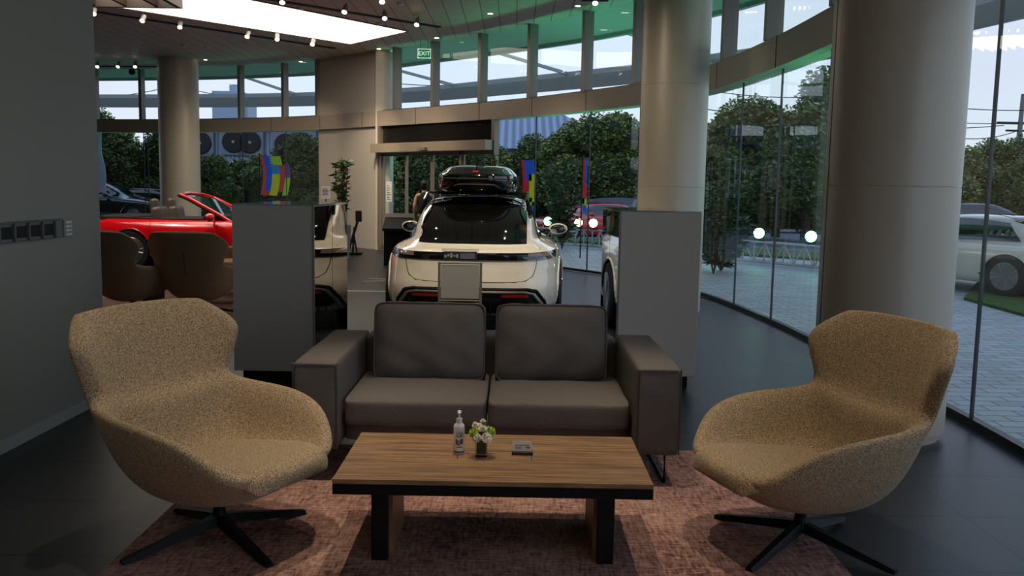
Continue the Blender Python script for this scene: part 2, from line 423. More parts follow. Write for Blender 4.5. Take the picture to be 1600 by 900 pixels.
fill_panel = tag(obj('ceiling_light_panel', bmesh.new(), mat('fill_panel_glow', (255, 246, 232), .5, emit=(255, 240, 220), emit_s=.65)), 'unseen dim white fill panel added above the camera to brighten the lounge', 'ceiling light')
quadslab(fill_panel, [Vector((-1.8, 0.6)), Vector((1.0, 0.6)), Vector((1.0, -3.4)), Vector((-1.8, -3.4))], ZC - .012, ZC - .001)  # out of view, added as soft ambient fill for the lounge
def slot(a, b, label):
    a = Vector(a[:2]); b = Vector(b[:2]); t = (b - a).normalized(); n_ = Vector((-t.y, t.x)) * .07
    bm = bmesh.new(); P = [a - n_, b - n_, b + n_, a + n_]
    lo = [bm.verts.new((p.x, p.y, ZC - .014)) for p in P]; hi = [bm.verts.new((p.x, p.y, ZC - .001)) for p in P]
    bm.faces.new(lo); bm.faces.new(hi)
    for k in range(4): bm.faces.new((lo[k], lo[(k + 1) % 4], hi[(k + 1) % 4], hi[k]))
    return tag(obj('light_track', bm, m_black), label, 'light track')
q1 = onz(143, 17, ZC); q2 = onz(522, 75, ZC); slot(q1 + (q1 - q2) * .3, q2, 'black recessed light track along the near edge of the light panel')
q1 = onz(430, 0, ZC); q2 = onz(687, 42, ZC); slot(q1 + (q1 - q2) * .6, q2, 'black recessed light track right of the light panel')
slot(onz(120, 103, ZC), onz(252, 104, ZC), 'black recessed light track at the far left by the clerestory')
m_bulb = mat('bulb', (255, 240, 215), .4, emit=(255, 236, 205), emit_s=9)
m_spotb = mat('spot_body', (150, 148, 142), .4, .3)
proto = thing('track_spotlight', 'x', 'spotlight', (0, 0, 0), 0, 'spotlights on the ceiling tracks')
bm = bmesh.new(); lathe(bm, [(.045, 0), (.045, .13), (.035, .14)], 20); obj('spot_housing', bm, m_spotb, proto, smooth=False)
bm = bmesh.new(); lathe(bm, [(.043, -.006), (.043, .002)], 20); obj('spot_lens', bm, m_bulb, proto)
bm = bmesh.new(); tube(bm, [(0, 0, .13), (0, 0, .2)], .012); obj('spot_stem', bm, m_dark, proto)
spots = [(146, 20, 'leftmost on the track near the light panel'), (222, 31, 'second from the left on the track near the light panel'), (281, 41, 'third from the left on the track near the light panel'),
         (386, 56, 'fourth from the left on the track near the light panel'), (433, 60, 'second from the right end of the track near the light panel'), (488, 68, 'at the right end of the track near the light panel'),
         (441, 2, 'cut off by the top edge, right of the light panel'), (538, 17, 'second on the track right of the light panel'), (601, 27, 'third on the track right of the light panel'), (651, 37, 'last on the track right of the light panel'),
         (152, 103, 'leftmost of three by the far left clerestory'), (184, 103, 'middle of three by the far left clerestory'), (211, 103, 'rightmost of three by the far left clerestory'), (930, 3, 'inside the black ceiling box'), (597, 1, 'alone at the top edge right of the light panel')]
for k, (x, y, w) in enumerate(spots):
    o = proto if k == 0 else copy_tree(proto)
    o.location = onz(x, y, ZC - .17); o.location.z = ZC - .19
    o.rotation_euler = (-.62, .1 if k % 2 else -.15, 0)
    o['label'] = 'small grey ceiling spotlight, ' + w
bm = bx(-.22, .22, -.12, .12, 0, .05); bxo = tag(obj('spot_box', bm, m_black, loc=onz(930, 0, ZC - .05)), 'black recessed spotlight box in the ceiling above the right column', 'light fitting')
for k, (x, y) in enumerate([(-1.15, 3.9), (1.2, 4.0), (-.1, 4.15), (-.2, 5.0)]):
    o = copy_tree(proto); o.location = (x, y, ZC - .19); o.rotation_euler = (0, 0, 0)
    o['label'] = 'grey ceiling spotlight above the front lounge, ' + ['over the left chair', 'over the right chair', 'over the coffee table', 'over the sofa'][k]; o['group'] = 'spotlights above the front lounge'
dn = thing('downlight', 'x', 'downlight', (0, 0, 0), 0, 'recessed ceiling downlights')
bm = bmesh.new(); lathe(bm, [(.07, ZC - .006), (.07, ZC), (.05, ZC)], 24); obj('downlight_ring', bm, m_white, dn)
bm = bmesh.new(); lathe(bm, [(.045, ZC - .009), (.045, ZC - .002)], 20); obj('downlight_lens', bm, m_bulb, dn)
dls = [(682, 59, 'nearest the exit sign'), (766, 21, 'right of the exit sign'), (592, 76, 'over the white wall section'), (470, 96, 'left of the white wall section'), (321, 93, 'above the distant column'), (903, 9, 'near the black spotlight box')]
for k, (x, y, w) in enumerate(dls):
    o = dn if k == 0 else copy_tree(dn)
    p = onz(x, y, ZC); o.location = (p.x, p.y, 0); o['label'] = 'small round recessed ceiling downlight, ' + w
sd = thing('smoke_detector', 'x', 'detector', (0, 0, 0), 0, 'flat round detectors on the ceiling')
bm = bmesh.new(); lathe(bm, [(.03, ZC - .04), (.06, ZC - .03), (.065, ZC)], 24); obj('detector_body', bm, m_white, sd, smooth=True)
for k, (x, y, w) in enumerate([(287, 70, 'left of the far column top'), (323, 72, 'above the far column'), (626, 5, 'right of the light panel'), (470, 12, 'beside the light panel'), (594, 36, 'near the end of the light panel')]):
    o = sd if k == 0 else copy_tree(sd)
    p = onz(x, y, ZC); o.location = (p.x, p.y, 0); o['label'] = 'small flat round ceiling detector ' + w
cc = thing('ceiling_camera', 'small black dome camera hanging under the ceiling near the far left clerestory', 'camera', onz(206, 108, ZC))
bm = bmesh.new(); lathe(bm, [(.02, -.16), (.07, -.14), (.09, -.09), (.09, -.06), (.05, -.0)], 20); obj('dome', bm, m_black, cc, smooth=True)
# exit sign
p = onz(663, 78, ZC - .22); 
ex = thing('exit_sign', 'green lit EXIT sign hanging from the ceiling before the clerestory', 'exit sign', (p.x, p.y, ZC - .3), -.0)
obj('sign_box', bx(-.14, .14, -.02, .02, -.10, .10), mat('exit_green', (0, 110, 62), .5, emit=(0, 130, 75), emit_s=.5), ex, bevel=.006)
bm = bmesh.new()
for a in ((-.14, .14, .088, .1), (-.14, .14, -.1, -.088), (-.14, -.13, -.1, .1), (.13, .14, -.1, .1)): box(bm, a[0], a[1], -.024, -.018, a[2], a[3])
m_exw = mat('exit_white', (230, 245, 235), .5, emit=(220, 245, 230), emit_s=.8)
obj('sign_border', bm, m_exw, ex)
text('sign_lettering', 'EXIT', .125, m_exw, ex, Matrix.Translation((0, -.022, 0)) @ Matrix.Rotation(PI / 2, 4, 'X'), .002)
for s in (-.08, .08):
    bm = bmesh.new(); tube(bm, [(s, 0, .1), (s, 0, .3)], .004); obj('hanger', bm, m_dark, ex)
# lowered louvre box top left
p = onz(286, 14, 4.4)
lv = thing('ceiling_louvre', 'dark lowered louvre box with slats at the top left ceiling', 'ceiling louvre', (p.x, p.y, 4.4))
bm = bmesh.new(); box(bm, -3.2, 0, -.08, 0, 0, .24); box(bm, -.08, 0, -3.5, -.08, 0, .24); box(bm, -3.2, -3.12, -3.5, -.08, 0, .24); box(bm, -3.12, -.08, -3.5, -3.42, 0, .24)
obj('louvre_frame', bm, mat('louvre_frame', (88, 80, 72), .6), lv)
bm = bmesh.new()
for k in range(6): box(bm, -3.05 + k * .52, -2.99 + k * .52, -3.42, -.08, .02, .16)
obj('louvre_slat', bm, mat('louvre_slat', (70, 50, 42), .6), lv)

# ------------------------------------------------------------ rugs
def rug_mat():
    m = bpy.data.materials.new('rug_wool'); m.use_nodes = True; nt = m.node_tree; n = nt.nodes; l = nt.links; p = n['Principled BSDF']
    tc = n.new('ShaderNodeTexCoord')
    def nz(sc, st, d=5):
        mp = n.new('ShaderNodeMapping'); mp.inputs['Scale'].default_value = st; l.new(tc.outputs['Object'], mp.inputs[0])
        q = n.new('ShaderNodeTexNoise'); q.inputs['Scale'].default_value = sc; q.inputs['Detail'].default_value = d; l.new(mp.outputs[0], q.inputs['Vector']); return q
    a = nz(14, (1, 5, 1)); b = nz(14, (5, 1, 1)); c = nz(2.2, (1, 1, 1)); d = nz(160, (1, .25, 1), 2); e_ = nz(160, (.25, 1, 1), 2)
    def mth(op, x, y):
        q = n.new('ShaderNodeMath'); q.operation = op
        for k, s in enumerate((x, y)):
            if isinstance(s, (int, float)): q.inputs[k].default_value = s
            else: l.new(s, q.inputs[k])
        return q.outputs[0]
    s1 = mth('ADD', a.outputs['Fac'], b.outputs['Fac']); s2 = mth('ADD', d.outputs['Fac'], e_.outputs['Fac'])
    t = mth('ADD', mth('MULTIPLY', s1, .3), mth('MULTIPLY', s2, .12)); t = mth('ADD', t, mth('MULTIPLY', c.outputs['Fac'], .25))
    cr = n.new('ShaderNodeValToRGB'); l.new(t, cr.inputs[0]); E = cr.color_ramp.elements
    E[0].position = .44; E[0].color = (*lin((92, 60, 54)), 1); E[1].position = .66; E[1].color = (*lin((200, 158, 144)), 1)
    l.new(cr.outputs[0], p.inputs['Base Color']); p.inputs['Roughness'].default_value = .95; p.inputs['Specular IOR Level'].default_value = .1
    bp = n.new('ShaderNodeBump'); bp.inputs['Strength'].default_value = .5; bp.inputs['Distance'].default_value = .004; l.new(s2, bp.inputs['Height']); l.new(bp.outputs[0], p.inputs['Normal'])
    return m
m_rug = rug_mat()
r_ = tag(obj('area_rug', bx(-1.56, 1.36, 2.2, 5.06, 0, .010), m_rug), 'mottled pink-brown woven rug under the front sofa and coffee table', 'rug')
r2 = tag(obj('area_rug', bx(-6.2, -2.52, 8.6, 12.2, 0, .010), m_rug), 'mottled pink-brown rug under the two rear armchairs at the left', 'rug')
# white car-park markings on the floor by the white car
mk = tag(obj('floor_marking', bx(-2.6, -1.2, 12.75, 12.83, 0, .003), m_white), 'white painted line on the floor left of the white car', 'floor marking', kind=None)
bm = bmesh.new()
for a, b in (((-2.35, 14.1), (-1.75, 14.35)), ((-1.75, 14.35), (-2.35, 14.6))):
    a = Vector(a); b = Vector(b); t = (b - a).normalized(); n_ = Vector((-t.y, t.x)) * .035
    P = [a - n_, b - n_, b + n_, a + n_]; bm.faces.new([bm.verts.new((p.x, p.y, .004)) for p in P])
tag(obj('floor_marking', bm, m_white), 'white painted arrow tip on the floor behind the left cabinet', 'floor marking')

# ------------------------------------------------------------ cabinets
def cabinet(x0, x1, y0, y1, zt, rgb, label, side):
    c = thing('display_cabinet', label, 'cabinet', ((x0 + x1) / 2, y0, 0))
    w = (x1 - x0) / 2; d = y1 - y0
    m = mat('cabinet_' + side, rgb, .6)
    obj('cabinet_body', bx(-w, w, 0, d, .10, zt), m, c, bevel=.003)
    obj('plinth', bx(-w + .05, w - .05, .06, d - .05, 0, .10), m_black, c)
    s = 1 if side == 'left' else -1
    mg = mat('mirror_glass', (120, 118, 112), .02, 1.0)
    for k in range(2):
        ya = .02 + k * (d - .02) / 2; yb = ya + (d - .05) / 2
        a, b = sorted((s * (w + .001), s * (w + .008)))
        obj('mirrored_door', bx(a, b, ya, yb, .12, zt - .004), mg, c)
    a, b = sorted((s * (w - .004), s * (w + .010)))
    obj('edge_trim', bx(a, b, -.004, .012, .10, zt + .002), m_alu, c)
    obj('glass_top', bx(-w, w + 0, 0.01, d, zt + .001, zt + .010), mat('top_glass', (150, 160, 160), .05), c)
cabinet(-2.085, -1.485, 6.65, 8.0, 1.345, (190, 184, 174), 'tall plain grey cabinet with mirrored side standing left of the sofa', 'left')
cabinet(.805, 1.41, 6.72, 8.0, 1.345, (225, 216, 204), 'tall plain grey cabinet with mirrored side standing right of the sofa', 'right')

# ------------------------------------------------------------ sofa
m_sofa = mat('sofa_fabric', (96, 91, 88), .92, rgb2=(117, 110, 106), scale=260, bump=.25, detail=2, spec=.15)
m_piping = mat('sofa_piping', (90, 82, 76), .9)
sf = thing('sofa', 'dark grey two-seat fabric sofa with square arms behind the coffee table', 'sofa', (-.117, 4.40, 0))
def soft(name, x0, x1, y0, y1, z0, z1, parent, puff=(0, 0, 0), m=m_sofa, r=.04, seg=10, wr=.004, seed=0, tilt=None):
    """a cushion block: rounded box grid whose faces bulge"""
    bm = bmesh.new(); bmesh.ops.create_cube(bm, size=2)
    bmesh.ops.subdivide_edges(bm, edges=bm.edges, cuts=seg, use_grid_fill=True)
    cx, cy, cz = (x0 + x1) / 2, (y0 + y1) / 2, (z0 + z1) / 2; hx, hy, hz = (x1 - x0) / 2, (y1 - y0) / 2, (z1 - z0) / 2
    rnd = random.Random(seed); ph = [rnd.uniform(0, 6) for _ in range(6)]
    for v in bm.verts:
        u = v.co.copy()
        # round edges
        p = Vector((u.x * hx, u.y * hy, u.z * hz)); inner = Vector((max(-hx + r, min(hx - r, p.x)), max(-hy + r, min(hy - r, p.y)), max(-hz + r, min(hz - r, p.z))))
        dv = p - inner
        if dv.length > 0: p = inner + dv.normalized() * r
        fx = (1 - u.y ** 2) * (1 - u.z ** 2); fy = (1 - u.x ** 2) * (1 - u.z ** 2); fz = (1 - u.x ** 2) * (1 - u.y ** 2)
        p.x += puff[0] * fx * u.x; p.y += puff[1] * fy ** .6 * u.y; p.z += puff[2] * fz ** .6 * u.z
        w = wr * (math.sin(p.x * 23 + ph[0] + 3 * math.sin(p.z * 9 + ph[1])) * math.sin(p.z * 17 + p.y * 13 + ph[2]))
        p += Vector((0, w, w))
        v.co = p
        if tilt: v.co = Matrix.Rotation(tilt, 3, 'X') @ v.co
        v.co += Vector((cx, cy, cz))
    o = obj(name, bm, m, parent, smooth=True, mods=[('sub', 1)])
    return o
W2 = .975
soft('sofa_base', -W2 + .22, W2 - .22, .16, 1.06, .17, .30, sf, r=.02, wr=0)
for s in (-1, 1):
    a, b = sorted((s * W2, s * (W2 - .225)))
    soft('armrest', a, b, 0, 1.08, .165, .625, sf, r=.022, wr=.0015, seg=14)
    bm = bmesh.new(); xi = s * (W2 - .222); xo = s * (W2 - .004)
    tube(bm, [(xo, .003, .18), (xo, .003, .615), (xi, .003, .615), (xi, .003, .18)], .005, 6)
    obj('piping', bm, m_piping, sf)
soft('sofa_back', -W2 + .225, W2 - .225, .86, 1.08, .165, .635, sf, r=.025, wr=.001)
for s in (-1, 1):
    a, b = sorted((s * .003, s * (W2 - .235)))
    soft('seat_cushion', a, b, .08, .86, .27, .42, sf, puff=(0, .004, .012), r=.03, wr=.003, seed=s)
for s in (-1, 1):
    a, b = sorted((s * .03, s * .66))
    o = soft('back_cushion', a, b, .60, .80, .40, .84, sf, puff=(.002, .045, .004), r=.032, wr=.008, seed=5 + s, tilt=-.14)
    bm = bmesh.new(); PP = []
    for k in range(44):
        q_ = 2 * PI * (k + .5) / 44; cq, sq = math.cos(q_), math.sin(q_)
        PP.append(Matrix.Rotation(-.14, 3, 'X') @ Vector((math.copysign(abs(cq) ** .16, cq) * .312, -.088, math.copysign(abs(sq) ** .16, sq) * .216)) + Vector(((a + b) / 2, .70, .62)))
    tube(bm, PP, .005, 6, closed=True); obj('cushion_piping', bm, m_piping, sf)
for s in (-1, 1):
    bm = bmesh.new(); x = s * (W2 - .06)
    tube(bm, [(x, .08, .17), (x, .06, .04), (x, .08, .014), (x, .12, .012), (x, .9, .012), (x, .95, .02), (x, .96, .05), (x, .94, .17)], .009, 8)
    obj('sled_leg', bm, m_black, sf)

# ------------------------------------------------------------ coffee table
def wood_mat(name, c1, c2):
    m = bpy.data.materials.new(name); m.use_nodes = True; nt = m.node_tree; n = nt.nodes; l = nt.links; p = n['Principled BSDF']
    tc = n.new('ShaderNodeTexCoord'); mp = n.new('ShaderNodeMapping'); mp.inputs['Scale'].default_value = (.9, 16, 3)
    l.new(tc.outputs['Object'], mp.inputs[0]); a = n.new('ShaderNodeTexNoise'); a.inputs['Scale'].default_value = 3.2; a.inputs['Detail'].default_value = 8; a.inputs['Roughness'].default_value = .65; a.inputs['Distortion'].default_value = .3
    l.new(mp.outputs[0], a.inputs['Vector']); cr = n.new('ShaderNodeValToRGB'); E = cr.color_ramp.elements
    E[0].position = .34; E[0].color = (*lin(c1), 1); E[1].position = .66; E[1].color = (*lin(c2), 1)
    l.new(a.outputs['Fac'], cr.inputs[0]); l.new(cr.outputs[0], p.inputs['Base Color']); p.inputs['Roughness'].default_value = .5
    return m
m_wood = wood_mat('walnut_veneer', (100, 74, 50), (168, 130, 92))
m_woodv = wood_mat('table_inner_wood', (98, 72, 48), (150, 112, 74))
TB = Vector((-.06, 3.35, 0))
tb = thing('coffee_table', 'long low coffee table with striped walnut top and black edge', 'coffee table', TB)
# top 1.24 x .67 at z .385, a little wider in front as photographed by perspective
rbox('tabletop', -.62, .62, 0, .665, .357, .377, m_wood, tb, .002)
rbox('top_frame', -.62, .62, 0, .665, .315, .3565, m_black, tb, .002)
for s in (-1, 1):
    a, b = sorted((s * .42, s * .485))
    lg = rbox('leg', a, b, .10, .56, 0.01, .315, m_black, tb, .002)
    a, b = sorted((s * .405, s * .42))
    obj('leg_panel', bx(a, b, .14, .52, .01, .312), m_woodv, lg)
bm = bmesh.new(); box(bm, -.155, .155, .40, .404, .3765, .3775); box(bm, -.157, -.154, .28, .40, .3765, .3775); box(bm, .154, .157, .28, .40, .3765, .3775)
obj('cable_lid', bm, m_blackm, tb)
# bottle
p = onz(717, 708, .377)
bt = thing('sanitizer_bottle', 'white plastic pump bottle of hand sanitizer on the coffee table', 'bottle', (p.x, p.y, .377))
m_plas = mat('bottle_plastic', (232, 228, 220), .35)
bm = bmesh.new(); lathe(bm, [(.020, 0), (.0235, .004), (.0235, .115), (.021, .125), (.012, .133), (.011, .14)], 32); o = obj('bottle_body', bm, m_plas, bt, smooth=True)
bm = bmesh.new(); lathe(bm, [(.0125, .134), (.0125, .152), (.008, .154)], 24); obj('pump_collar', bm, m_plas, bt)
bm = bmesh.new(); lathe(bm, [(.004, .15), (.004, .172), (.009, .173), (.009, .184), (.003, .186)], 20); tube(bm, [(0, 0, .179), (.0, -.028, .178)], .0045, 8); obj('pump_head', bm, m_plas, bt)
def wrap(bm, r, a0, a1, z0, z1, n=10):
    vs = [[bm.verts.new((r * math.sin(a0 + (a1 - a0) * k / n), -r * math.cos(a0 + (a1 - a0) * k / n), z)) for k in range(n + 1)] for z in (z0, z1)]
    for k in range(n): bm.faces.new((vs[0][k], vs[0][k + 1], vs[1][k + 1], vs[1][k]))
bm = bmesh.new(); wrap(bm, .0238, -1.2, 1.2, .008, .014); obj('label_stripe', bm, mat('blue_print', (52, 70, 105), .5), bt)
bm = bmesh.new(); wrap(bm, .0238, -.55, -.2, .042, .066, 3); wrap(bm, .0238, .3, .8, .045, .068, 3); obj('label_picture', bm, mat('blue_print2', (70, 75, 120), .5), bt)
bm = bmesh.new(); wrap(bm, .02385, -.15, .25, .038, .062, 3); obj('label_picture', bm, mat('orange_print', (180, 110, 80), .5), bt)
for z_ in (.076, .030):
    bm = bmesh.new(); wrap(bm, .0238, -.45, .6, z_, z_ + .003, 6); obj('printed_line', bm, m_dark, bt)
text('label_lettering', 'Dgl', .021, mat('blue_grey_print', (80, 90, 110), .5), bt, Matrix.Translation((.004, -.0242, .09)) @ Matrix.Rotation(PI / 2, 4, 'X'), .0003)
# flower vase
p = onz(752, 712, .377)
vs = thing('flower_vase', 'small square glass vase of white and lime flowers on the coffee table', 'flower vase', (p.x, p.y, .377))
obj('vase_glass', bx(-.025, .025, -.025, .025, 0, .065), mat('vase_glass', (225, 235, 230), .02, trans=1.), vs, bevel=.003)
obj('leaf_wrap', bx(-.020, .020, -.020, .020, .012, .063), mat('leaf_wrap', (34, 52, 22), .5, rgb2=(52, 74, 30), scale=40), vs, bevel=.004)
m_gl = mat('flower_leaf', (52, 88, 34), .6, rgb2=(90, 120, 50), scale=60)
rnd = random.Random(3); bm = bmesh.new()
for k in range(90):
    a = rnd.uniform(0, 2 * PI); el = rnd.uniform(-.2, 1.4); L_ = rnd.uniform(.035, .075)
    d = Vector((math.cos(a) * math.cos(el), math.sin(a) * math.cos(el), math.sin(el))); b0 = Vector((0, 0, .075)) + d * L_ * .4; b1 = Vector((0, 0, .075)) + d * L_
    s_ = d.cross(Vector((0, 0, 1))).normalized() * .006
    mid = (b0 + b1) / 2; bm.faces.new([bm.verts.new(q) for q in (b0, mid + s_, b1, mid - s_)])
obj('greenery', bm, m_gl, vs)
def flower(c, r, m, n=14, name='flower'):
    bm = bmesh.new(); rr = random.Random(int(c[0] * 9999))
    up = Vector((c[0], c[1] - .02, c[2] - .06)).normalized(); q = up.to_track_quat('Z', 'Y')
    for lay in range(3):
        for k in range(n):
            a = 2 * PI * (k + lay * .4) / n; R_ = r * (1 - .28 * lay); h = .003 + lay * r * .35
            t = Vector((math.cos(a), math.sin(a), 0)); w = Vector((-t.y, t.x, 0)) * r * .2
            P = [t * R_ * .15 + Vector((0, 0, h * .3)), t * R_ * .7 + w + Vector((0, 0, h)), t * R_ + Vector((0, 0, h * .8)), t * R_ * .7 - w + Vector((0, 0, h))]
            bm.faces.new([bm.verts.new(Vector(c) + (q @ p_)) for p_ in P])
    o = obj(name, bm, m, vs)
m_fw = mat('white_petal', (240, 232, 214), .6); m_fl = mat('lime_petal', (180, 205, 60), .6)
for c, r, m, nm in [((-.028, -.02, .10), .020, m_fl, 'lime_flower'), ((.032, -.012, .104), .022, m_fl, 'lime_flower'), ((-.016, -.034, .084), .018, m_fw, 'white_flower'), ((.020, -.036, .086), .021, m_fw, 'white_flower'),
                    ((-.022, .0, .125), .015, m_fw, 'white_flower'), ((.004, -.02, .118), .016, m_fw, 'white_flower'), ((.004, 0, .142), .011, m_fw, 'white_flower'), ((-.006, .02, .11), .018, m_fw, 'white_flower'), ((-.012, -.012, .108), .012, m_fw, 'white_flower')]:
    flower((c[0] * 1.15, c[1] * 1.1, c[2] * 1.04), r * 1.25, m, name=nm)
# card stand
p = onz(816, 710, .377)
cs = thing('card_holder', 'small dark wooden block holding a pale wifi card on the coffee table', 'card holder', (p.x, p.y, .377))
rbox('wood_block', -.045, .045, -.016, .016, 0, .014, mat('dark_wood', (52, 32, 24), .4), cs, .002)
cd = obj('card', bx(-.042, .042, -.001, .001, 0, .044), mat('card_paper', (225, 215, 195), .6), cs, loc=(0, .002, .012), rot=(-.15, 0, 0))
bm = bmesh.new(); box(bm, -.032, .03, -.0018, -.0012, .026, .0285); box(bm, -.032, .0, -.0018, -.0012, .019, .0202); box(bm, -.032, -.004, -.0018, -.0012, .014, .0152)
for k, r in enumerate((.004, .0075, .011)):
    for j in range(7):
        a = PI / 4 + PI / 2 * j / 7; a2 = a + PI / 14; q = [(math.cos(a) * r, math.sin(a) * r), (math.cos(a2) * r, math.sin(a2) * r), (math.cos(a2) * (r + .0018), math.sin(a2) * (r + .0018)), (math.cos(a) * (r + .0018), math.sin(a) * (r + .0018))]
        bm.faces.new([bm.verts.new((.024 + x * 1.2, -.0016, .009 + y)) for x, y in q])
obj('card_print', bm, m_black, cd)

# ------------------------------------------------------------ wing armchair
def speckle(name, c1, c2, sc=420):
    m = bpy.data.materials.new(name); m.use_nodes = True; nt = m.node_tree; n = nt.nodes; l = nt.links; p = n['Principled BSDF']
    tc = n.new('ShaderNodeTexCoord'); a = n.new('ShaderNodeTexNoise'); a.inputs['Scale'].default_value = sc; a.inputs['Detail'].default_value = 3; a.inputs['Roughness'].default_value = .7
    l.new(tc.outputs['Object'], a.inputs['Vector']); cr = n.new('ShaderNodeValToRGB'); E = cr.color_ramp.elements
    E[0].position = .38; E[0].color = (*lin(c1), 1); E[1].position = .62; E[1].color = (*lin(c2), 1)
    l.new(a.outputs['Fac'], cr.inputs[0]); l.new(cr.outputs[0], p.inputs['Base Color']); p.inputs['Roughness'].default_value = .95; p.inputs['Specular IOR Level'].default_value = .1
    p.inputs['Sheen Weight'].default_value = .15
    bp = n.new('ShaderNodeBump'); bp.inputs['Strength'].default_value = .35; bp.inputs['Distance'].default_value = .003; l.new(a.outputs['Fac'], bp.inputs['Height']); l.new(bp.outputs[0], p.inputs['Normal'])
    return m
m_tweed = speckle('tan_tweed', (104, 84, 62), (206, 180, 144), 200)
m_tweed2 = speckle('grey_brown_wool', (132, 114, 92), (172, 152, 126), 230)
# rows: (inner centre f,z), (edge x,f,z), (outer centre f,z)
ROWS = [((.43, .395), (.262, .405, .385), (.41, .325)),
        ((.36, .385), (.325, .355, .435), (.34, .270)),
        ((.24, .365), (.385, .255, .540), (.22, .205)),
        ((.05, .345), (.412, .08, .588), (.03, .168)),
        ((-.12, .335), (.405, -.08, .600), (-.16, .165)),
        ((-.225, .360), (.385, -.20, .608), (-.30, .225)),
        ((-.268, .47), (.366, -.265, .618), (-.365, .36)),
        ((-.278, .590), (.356, -.292, .630), (-.40, .50)),
        ((-.345, .604), (.356, -.310, .655), (-.42, .58)),
        ((-.375, .70), (.385, -.300, .735), (-.450, .68)),
        ((-.405, .80), (.412, -.295, .805), (-.474, .80)),
        ((-.424, .87), (.422, -.305, .862), (-.486, .865)),
        ((-.445, .935), (.372, -.375, .925), (-.498, .925)),
        ((-.462, .978), (.322, -.425, .965), (-.50, .960)),
        ((-.470, .986), (.305, -.440, .974), (-.498, .972))]
def chair(name, label, cloth, loc, rotz, group=None, BASE_A=PI / 4):
    t = thing(name, label, 'armchair', loc, rotz, group)
    bm = bmesh.new(); inn = []; out = []
    for k, (ci, ed, co) in enumerate(ROWS):
        xe, fe, ze = ed; seat = k <= 5; base_a = BASE_A
        rin = []; rout = []
        for s in (-1, -.9, -.72, -.4, 0, .4, .72, .9, 1):
            a = abs(s)
            if seat: w = 0 if a <= .4 else (.03 if a < .8 else (.66 if a < .95 else 1))
            else: w = 0 if a == 0 else (.10 if a < .5 else (.42 if a < .8 else (.78 if a < .95 else 1)))
            xx = xe * s * (1 if a > .95 else (.97 if a > .8 else 1))
            x_in = xx if a > .95 else xx * (1 if not seat else (.98))
            rin.append(bm.verts.new((x_in, ci[0] + (fe - ci[0]) * w, ci[1] + (ze - ci[1]) * w)))
            # outer
            if seat: wo_ = 0 if a == 0 else (.03 if a < .5 else (.17 if a < .8 else (.55 if a < .95 else 1)))
            else: wo_ = w
            sx_ = (1 + .14 * (1 if a >= .95 else .9)) if a > .3 else 1
            xo = xe * s * sx_ + 0
            if a < .95 and seat: xo *= .95 if a > .8 else (.84 if a > .5 else .78)
            rout.append(bm.verts.new((xo, co[0] + (fe - .012 - co[0]) * wo_ - (0 if seat else .02 * a), co[1] + (ze - .012 - co[1]) * wo_)))
        inn.append(rin); out.append(rout)
    R_ = len(ROWS); K = 9
    for g in (inn, out):
        for i in range(R_ - 1):
            for j in range(K - 1): bm.faces.new((g[i][j], g[i][j + 1], g[i + 1][j + 1], g[i + 1][j]))
    for i in range(R_ - 1):
        for j in (0, K - 1): bm.faces.new((inn[i][j], inn[i + 1][j], out[i + 1][j], out[i][j]))
    for i in (0, R_ - 1):
        for j in range(K - 1): bm.faces.new((inn[i][j], inn[i][j + 1], out[i][j + 1], out[i][j]))
    obj('shell', bm, cloth, t, smooth=True, mods=[('sub', 2)])
    # seat pad
    bm = bmesh.new(); top = []; bot = []
    SR = [(.452, .215, .365), (.43, .255, .398), (.33, .295, .416), (.16, .300, .402), (0, .292, .386), (-.14, .262, .372), (-.20, .20, .362)]
    for f, w, z in SR:
        top.append([bm.verts.new((w * s, f - (.03 * abs(s) ** 3 if f > .4 else 0), z - (.018 if abs(s) > .9 else 0))) for s in (-1, -.8, -.4, 0, .4, .8, 1)])
        bot.append([bm.verts.new((w * s * .96, f - .01, z - .06)) for s in (-1, -.8, -.4, 0, .4, .8, 1)])
    for g in (top, bot):
        for i in range(len(SR) - 1):
            for j in range(6): bm.faces.new((g[i][j], g[i][j + 1], g[i + 1][j + 1], g[i + 1][j]))
    for i in range(len(SR) - 1):
        for j in (0, 6): bm.faces.new((top[i][j], top[i + 1][j], bot[i + 1][j], bot[i][j]))
    for i in (0, len(SR) - 1):
        for j in range(6): bm.faces.new((top[i][j], top[i][j + 1], bot[i][j + 1], bot[i][j]))
    obj('seat_cushion', bm, cloth, t, smooth=True, mods=[('sub', 2)])
    # back seam
    bm = bmesh.new(); tube(bm, [(0, -.387, .47), (0, -.414, .55), (0, -.449, .68), (0, -.464, .76)], .003, 5)
    obj('seam', bm, m_dark, t)
    # swivel base
    bm = bmesh.new(); lathe(bm, [(.038, .085), (.034, .10), (.026, .13), (.026, .20)], 20, (0, 0)); obj('swivel_post', bm, m_black, t)
    for k in range(4):
        a = BASE_A + k * PI / 2; d = Vector((math.cos(a), math.sin(a))); n_ = Vector((-d.y, d.x))
        bm = bmesh.new(); pr = []
        for r_, w, zt_, zb in ((.0, .028, .115, .075), (.10, .027, .098, .06), (.40, .021, .034, .012), (.43, .018, .026, .010)):
            c0 = d * r_
            pr.append([bm.verts.new((c0.x + n_.x * w, c0.y + n_.y * w, zb)), bm.verts.new((c0.x - n_.x * w, c0.y - n_.y * w, zb)), bm.verts.new((c0.x - n_.x * w * .6, c0.y - n_.y * w * .6, zt_)), bm.verts.new((c0.x + n_.x * w * .6, c0.y + n_.y * w * .6, zt_))])
        for A, B in zip(pr, pr[1:]):
            for j in range(4): bm.faces.new((A[j], A[(j + 1) % 4], B[(j + 1) % 4], B[j]))
        bm.faces.new(pr[0]); bm.faces.new(pr[-1]); obj('base_leg', bm, m_black, t)
    return t
